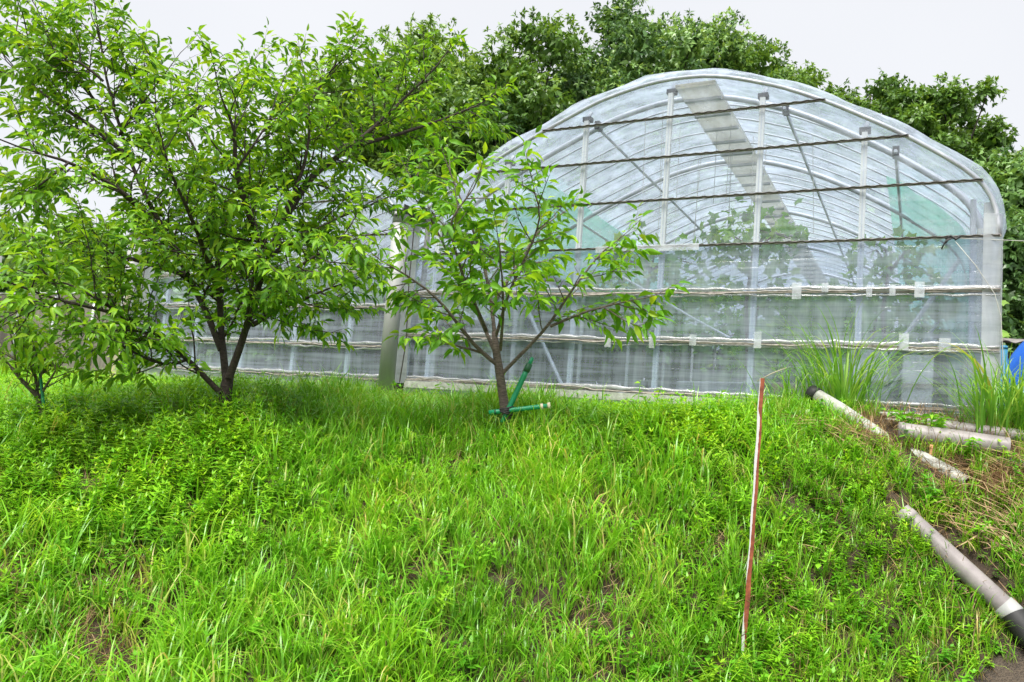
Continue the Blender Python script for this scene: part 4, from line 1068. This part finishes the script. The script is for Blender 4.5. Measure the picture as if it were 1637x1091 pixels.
p_ = at(182, 600, 10.5)
wp = MB().box(-.035, .035, -.03, .03, -.2, 1.1).build('wooden_post', M['woodl'], None); wp.location = (p_[0], p_[1], BASE - .05); wp.rotation_euler = (0, .06, .3)
tag(wp, 'weathered wooden post before the brown net wall', 'post')

# ------------------------------------------------------------------ ground cover
hid = bpy.data.collections.new('cover_sources')          # not linked to the scene
def blade(mb_v, mb_f, mb_t, mb_a, p, az, ln, w, bend, lean, var, seg=5, off=[0]):
    t = np.linspace(0, 1, seg + 1)
    # arc: angle from vertical grows along the blade
    ang = lean + bend * t ** 2.2
    dl = ln / seg
    r_ = np.concatenate([[0], np.cumsum(np.sin((ang[1:] + ang[:-1]) / 2) * dl)])
    z_ = np.concatenate([[0], np.cumsum(np.cos((ang[1:] + ang[:-1]) / 2) * dl)])
    d = np.array([math.cos(az), math.sin(az)]); n_ = np.array([-d[1], d[0]])
    ww = w * np.minimum(1, (1 - t) * 2.2 + .02) * (0.6 + .4 * np.minimum(1, t * 5)) * .5
    base = len(mb_v)
    for i in range(seg + 1):
        c = np.array([p[0] + d[0] * r_[i], p[1] + d[1] * r_[i], p[2] + z_[i]])
        mb_v.append((c[0] + n_[0] * ww[i], c[1] + n_[1] * ww[i], c[2] + ww[i] * .3)); mb_v.append((c[0] - n_[0] * ww[i], c[1] - n_[1] * ww[i], c[2] + ww[i] * .3))
        mb_t += [t[i], t[i]]; mb_a += [var, var]
    for i in range(seg):
        b = base + i * 2
        mb_f.append((b, b + 1, b + 3, b + 2))
def src(name, v, f, t, a, mat):
    o = mesh_obj(name, v, f, mat, link=False, smooth=True, attr={'t': t, 'var': a})
    hid.objects.link(o); return o
Rg = np.random.default_rng(99)
NAMES = []
def add_grass(name, nb, ln, w, bend, spread, mat, lean=.15, straw=0.0):
    v, f, t, a = [], [], [], []
    for k in range(nb):
        az = Rg.uniform(0, 6.28)
        blade(v, f, t, a, (Rg.normal() * spread, Rg.normal() * spread, -.02), az, ln * Rg.uniform(.45, 1.15), w * Rg.uniform(.6, 1.2), bend * Rg.uniform(.3, 1.35), lean * Rg.uniform(0, 2), Rg.uniform(0, .5))
    src(name, v, f, t, a, M[mat]); NAMES.append(name)
def add_leafy(name, h, nw, ll, lw, mat, per=3, el=.35, stem=True):
    v, f, t, a = [], [], [], []
    lx, ly = Rg.normal() * .06, Rg.normal() * .06
    vv = Rg.uniform(0, .4)
    if stem: blade(v, f, t, a, (0, 0, -.02), Rg.uniform(0, 6.28), h, .006, .15, .05, vv, 3)
    for i in range(nw):
        z = h * (.25 + .75 * (i + 1) / nw); az0 = Rg.uniform(0, 6.28)
        s = 1 if i < nw - 2 else .7
        for j in range(per):
            az = az0 + 6.28 * j / per + Rg.normal() * .3
            e = el + (.5 if i >= nw - 1 else 0) + Rg.normal() * .15
            d = np.array([math.cos(az) * math.cos(e), math.sin(az) * math.cos(e), math.sin(e)]); n_ = np.array([-math.sin(az), math.cos(az), 0])
            l_ = ll * s * Rg.uniform(.7, 1.2); w_ = lw * s * Rg.uniform(.8, 1.1)
            p0 = np.array([lx * z / h, ly * z / h, z])
            b = len(v)
            dz = np.array([0, 0, -l_ * .22])
            for (q, wq, dq) in ((0, .15, 0), (.4, 1, .25), (1, 0.05, 1)):
                c = p0 + d * l_ * q + dz * dq
                v += [tuple(c + n_ * w_ * wq * .5), tuple(c - n_ * w_ * wq * .5)]; t += [1, 1]; a += [vv + .1 * q, vv + .1 * q]
            f += [(b, b + 1, b + 3, b + 2), (b + 2, b + 3, b + 5, b + 4)]
    src(name, v, f, t, a, M[mat]); NAMES.append(name)
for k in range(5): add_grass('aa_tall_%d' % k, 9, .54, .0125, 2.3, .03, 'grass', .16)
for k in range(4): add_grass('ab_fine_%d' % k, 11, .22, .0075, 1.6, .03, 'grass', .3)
for k in range(5): add_leafy('ac_weed_%d' % k, Rg.uniform(.2, .34), 7, .085, .021, 'weed', 4, .3)
for k in range(4): add_leafy('ad_clover_%d' % k, Rg.uniform(.06, .13), 4, .042, .028, 'clover', 4, .1)
for k in range(3): add_grass('ae_straw_%d' % k, 10, .24, .005, .9, .06, 'straw', 1.0)
for k in range(3): add_leafy('af_broad_%d' % k, Rg.uniform(.14, .26), 4, .085, .036, 'clover', 3, .25)
NAMES_S = sorted(NAMES)
IDX = {p: [i for i, n in enumerate(NAMES_S) if n.startswith(p)] for p in ('aa', 'ab', 'ac', 'ad', 'ae', 'af')}

ng = bpy.data.node_groups.new('scatter_cover', 'GeometryNodeTree')
ng.interface.new_socket('Geometry', in_out='INPUT', socket_type='NodeSocketGeometry')
ng.interface.new_socket('Geometry', in_out='OUTPUT', socket_type='NodeSocketGeometry')
gi = ng.nodes.new('NodeGroupInput'); go = ng.nodes.new('NodeGroupOutput')
ci = ng.nodes.new('GeometryNodeCollectionInfo'); ci.inputs['Collection'].default_value = hid
ci.inputs['Separate Children'].default_value = True; ci.inputs['Reset Children'].default_value = True
ip_ = ng.nodes.new('GeometryNodeInstanceOnPoints'); ip_.inputs['Pick Instance'].default_value = True
def na(nm, dt):
    n = ng.nodes.new('GeometryNodeInputNamedAttribute'); n.data_type = dt; n.inputs['Name'].default_value = nm; return n.outputs['Attribute']
ng.links.new(gi.outputs[0], ip_.inputs['Points']); ng.links.new(ci.outputs[0], ip_.inputs['Instance'])
ng.links.new(na('idx', 'INT'), ip_.inputs['Instance Index'])
e2r = ng.nodes.new('FunctionNodeEulerToRotation'); ng.links.new(na('rot', 'FLOAT_VECTOR'), e2r.inputs[0]); ng.links.new(e2r.outputs[0], ip_.inputs['Rotation'])
ng.links.new(na('scl', 'FLOAT'), ip_.inputs['Scale']); ng.links.new(ip_.outputs[0], go.inputs[0])

def scatter(name, label, cat, pts, ids, scl, tilt=.12):
    n = len(pts)
    me = bpy.data.meshes.new(name); me.vertices.add(n); me.vertices.foreach_set('co', np.asarray(pts, np.float32).ravel())
    rot = np.stack([rng.normal(size=n) * tilt + .06, rng.normal(size=n) * tilt, rng.uniform(0, 6.283, n)], -1)
    a = me.attributes.new('rot', 'FLOAT_VECTOR', 'POINT'); a.data.foreach_set('vector', rot.astype(np.float32).ravel())
    a = me.attributes.new('scl', 'FLOAT', 'POINT'); a.data.foreach_set('value', np.asarray(scl, np.float32))
    a = me.attributes.new('idx', 'INT', 'POINT'); a.data.foreach_set('value', np.asarray(ids, np.int32))
    o = bpy.data.objects.new(name, me); col.objects.link(o)
    md = o.modifiers.new('scatter', 'NODES'); md.node_group = ng
    tag(o, label, cat, kind='stuff')
    print(name, n)
    return o

NC = 290000
X = rng.uniform(-11, 8, NC); Y = rng.uniform(2.9, 13, NC)
q = FQ - (X * VV[0] + Y * VV[1])
Zg = ground(X, Y)
PX, PY = proj(np.stack([X, Y, Zg], -1))
ok = (q > 0.03) & (PX > -380) & (PX < IMW + 380) & (PY < 1330) & (Y > road_edge(X) - .03 + .07 * noise2(X * 2, Y * 2))
X, Y, Zg, PX, PY, q = [a[ok] for a in (X, Y, Zg, PX, PY, q)]
n1_ = noise2(X, Y, 1.4); n2_ = noise2(X + 40, Y - 17, .8); n3_ = noise2(X - 9, Y + 31, 2.3)
u01 = rng.random(len(X))
print('candidates', len(X))
def bl(cx, cy, rx, ry): return np.exp(-((PX - cx) / rx) ** 2 - ((PY - cy) / ry) ** 2)
bare = np.clip((.7 * bl(140, 1045, 110, 50) + .7 * bl(30, 940, 80, 40) + .6 * bl(180, 930, 60, 35)) * np.clip(.75 + .55 * n3_, 0, 1.1) + .35 * bl(900, 1000, 80, 60) + .35 * bl(690, 940, 60, 40) + .75 * bl(1600, 775, 60, 55) + .8 * bl(1400, 700, 60, 25) + .85 * bl(1510, 695, 110, 20) + .5 * bl(1480, 770, 60, 30) + .32 * np.clip(n3_ - .25, 0, 1) * sstep(700, 900, PY), 0, .95)
leafy = np.clip(sstep(520, 330, PX) * sstep(930, 820, PY) * .9 + .75 * bl(1040, 700, 190, 70) + .65 * bl(1400, 830, 160, 130) + .25 * n2_ + .3 * bl(1160, 690, 80, 60), 0, .95)
short = np.clip(sstep(1180, 1330, PX) * .75 + .3 * n1_ + .5 * bl(150, 1000, 200, 110), 0, 1)
keep = rng.random(len(X)) > bare
keep &= ~((PX > 1395) & (PX < 1600) & (PY > 636) & (PY < 700 + (PX - 1400) * .12) & (rng.random(len(X)) < .93))
for seg, rad_ in (([at(1440, 818, 5.58), at(1500, 872, 5.42), at(1570, 932, 5.28), at(1660, 1030, 5.05)], .09), ([at(1294, 626, 6.95), at(1340, 652, 6.72), at(1392, 684, 6.47)], .14), ([at(1470, 730, 6.02), at(1535, 764, 5.8)], .16), ([at(1436, 694, 6.42), at(1612, 716, 6.08)], .13)):
    for a_, b_ in zip(seg[:-1], seg[1:]):
        d_ = (b_ - a_)[:2]; t_ = np.clip(((X - a_[0]) * d_[0] + (Y - a_[1]) * d_[1]) / (d_ @ d_), 0, 1)
        keep &= np.hypot(X - a_[0] - t_ * d_[0], Y - .05 - a_[1] - t_ * d_[1]) > rad_ * rng.uniform(.5, 1.2, len(X))
lf = u01 < leafy
def pick(mask, frac):
    return np.where(mask & (rng.random(len(X)) < frac))[0]
P3 = np.stack([X, Y, Zg], -1)
low = .62 + .38 * sstep(.5, 1.8, q)           # the strip along the wall is kept shorter
dens = 1.0
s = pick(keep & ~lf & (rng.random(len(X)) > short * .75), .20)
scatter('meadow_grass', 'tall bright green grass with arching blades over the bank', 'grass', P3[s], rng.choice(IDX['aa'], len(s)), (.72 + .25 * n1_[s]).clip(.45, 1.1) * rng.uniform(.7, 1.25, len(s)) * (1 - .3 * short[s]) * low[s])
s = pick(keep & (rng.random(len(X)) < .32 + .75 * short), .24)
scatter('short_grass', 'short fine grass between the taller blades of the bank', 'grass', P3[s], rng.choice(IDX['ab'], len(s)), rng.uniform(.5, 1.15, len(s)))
s = pick(keep & lf, .25)
scatter('leafy_weeds', 'leafy lance leaved weeds covering the top of the bank', 'weeds', P3[s], rng.choice(IDX['ac'], len(s)), rng.uniform(.55, 1.1, len(s)) * (1 - .35 * short[s]) * low[s])
s = pick(keep & (rng.random(len(X)) < .42 + .4 * short + .4 * n2_), .17)
scatter('clover_cover', 'low small leaved ground cover under the grass', 'ground cover', P3[s], rng.choice(IDX['ad'], len(s)), rng.uniform(.6, 1.3, len(s)))
s = pick(keep & (n2_ > -.2), .03)
scatter('broadleaf_weeds', 'scattered broad leaved weeds among the grass', 'weeds', P3[s], rng.choice(IDX['af'], len(s)), rng.uniform(.5, 1.1, len(s)))
s = pick((bare > .12) | (n3_ > -.1), .11)
s = np.concatenate([s, pick(bare > .3, .15)])
scatter('dead_grass', 'brown dead grass lying on the bare patches of the bank', 'dry grass', P3[s], rng.choice(IDX['ae'], len(s)), rng.uniform(.5, 1.1, len(s)), .3)

# dry straw heap by the pipes
v, f, t, a = [], [], [], []
for k in range(1300):
    cx, cy = random.gauss(1590, 42), random.gauss(775, 32)
    if k < 180: cx, cy = random.gauss(1320, 35), random.gauss(690, 12)
    d_ = 6.0 - (cy - 740) * .005
    p_ = at(cx, cy, d_); p_[2] = float(0 + p_[2])
    az = random.gauss(-.55, .35) + (math.pi if random.random() < .5 else 0)
    blade(v, f, t, a, p_ + [0, 0, random.uniform(-.03, .05)], az, random.uniform(.12, .42), random.uniform(.003, .007), random.uniform(-.3, .5), 1.5 + random.gauss(0, .13), random.random(), 3)
zs_g = ground(np.array(v)[:, 0], np.array(v)[:, 1]); v = np.array(v); v[:, 2] = np.maximum(v[:, 2], zs_g + .01)
v[:, 2] = np.minimum(v[:, 2], zs_g + .12)
tag(mesh_obj('dry_straw', v, f, M['straw'], attr={'t': t, 'var': a}), 'heap of dry brown straw beside the white pipe', 'straw', kind='stuff')

# tall grass clumps
def clump(label, base, n, ln, spread, seed, w=.009, yellow=0):
    R = np.random.default_rng(seed)
    root = empty('tall_grass_clump', tuple(base), 0, label, 'grass clump', 'tall grass clumps by the greenhouse')
    v, f, t, a = [], [], [], []
    for k in range(n):
        az = R.uniform(0, 6.28); rr = abs(R.normal()) * spread * 1.3
        blade(v, f, t, a, (rr * math.cos(az), rr * math.sin(az) * .6, -.03), az + R.normal() * .5, ln * R.uniform(.45, 1.15), w * R.uniform(.6, 1.3), R.uniform(.6, 3.0), R.uniform(.0, .6), R.random(), 8)
    tag(mesh_obj('blades', v, f, M['tallgrass'], root, smooth=True, attr={'t': t, 'var': a}), kind='stuff')
    for k in range(yellow):
        v, f, t, a = [], [], [], []
        blade(v, f, t, a, (R.normal() * .03, R.normal() * .03, 0), R.uniform(2.2, 4.0), ln * R.uniform(.95, 1.2), .032, 1.9 + R.uniform(0, .8), .1, R.random(), 12)
        mesh_obj('yellow_blade', v, f, M['yellowblade'], root, smooth=True, attr={'t': t, 'var': a})
    return root
def gpt(px_, py_, d):
    p = at(px_, py_, d); return np.array([p[0], p[1], float(ground(p[0], p[1]))])
clump('tall arching grass clump growing over the white pipe before the gable', gpt(1350, 640, 7.12), 280, 1.1, .17, 71, w=.012)
clump('loose tall grass left of the white pipe end, behind the rusty stake', gpt(1268, 640, 7.25), 80, .62, .14, 72, w=.012)
clump('tall grass clump with broad yellowing blades at the greenhouse corner', gpt(1585, 690, 6.35), 120, .95, .1, 73, w=.012, yellow=5)
clump('dense tall grass at the right edge before the blue tarpaulin', gpt(1632, 690, 6.45), 240, .72, .16, 74, w=.012)
clump('sparse tall grass in front of the downpipe', gpt(680, 640, 8.2), 40, .5, .25, 75)
clump('sparse tall grass along the sill left of the downpipe', gpt(520, 635, 8.6), 60, .55, .4, 76)
clump('sparse tall grass along the sill right of the young cherry tree', gpt(960, 655, 7.3), 50, .5, .3, 77)
# upright leafy weeds against the film
for k, (px_, py_, d_, h_) in enumerate(((1045, 650, 7.3, .42), (1018, 650, 7.35, .38), (690, 640, 8.3, .4), (640, 640, 8.4, .35), (195, 600, 9.6, .5), (1490, 700, 6.35, .16), (1545, 735, 6.1, .16), (1455, 690, 6.45, .15))):
    R = np.random.default_rng(80 + k)
    b_ = gpt(px_, py_, d_); v, f, t, a = [], [], [], []
    root = empty('leafy_weed', tuple(b_), 0, ('leafy weed against the lower gable film, right of the young cherry', 'shorter leafy weed beside it against the gable film', 'leafy weed beside the foot of the middle downpipe', 'small leafy weed left of the middle downpipe foot', 'bushy yellow green weed before the brown net wall', 'low leafy plant on the fat pipe', 'low dark leafy plant under the end of the fat pipe', 'small leafy plant at the start of the fat pipe')[k], 'weed')
    sv_, sf_ = [], []
    ns = 1 if k < 4 else 6
    mbs = MB(); P_, A_ = [], []
    for j in range(ns):
        tip = np.array([R.normal() * .05 + (R.normal() * .14 if ns > 1 else 0), R.normal() * .05 + (R.normal() * .1 if ns > 1 else 0), h_ * R.uniform(.8, 1.1)])
        mbs.tube([(0, 0, -.02), tip * [.4, .4, .55], tip], [.005, .004, .002], 4)
        for i in range(16):
            tt_ = .2 + .8 * i / 15; P_.append(tip * [tt_ ** 1.3, tt_ ** 1.3, tt_]); az = i * 2.4 + R.normal() * .3
            A_.append((math.cos(az), math.sin(az), .15 + R.normal() * .2))
    mbs.build('stem', M['weed'], root)
    P_ = np.array(P_); A_ = np.array(A_); n = len(P_)
    fr = frames(A_, np.array([[0, 0, 1.0]]) + R.normal(size=(n, 3)) * .2, R.normal(size=n) * .2)
    V, F, A = leaves_mesh(P_, fr, .075 * R.uniform(.6, 1.2, n), R.integers(0, 4, n), R.random(n))
    tag(mesh_obj('foliage', V, F, M['clover' if k >= 5 else 'weed'], root, attr={'var': A}), kind='stuff')
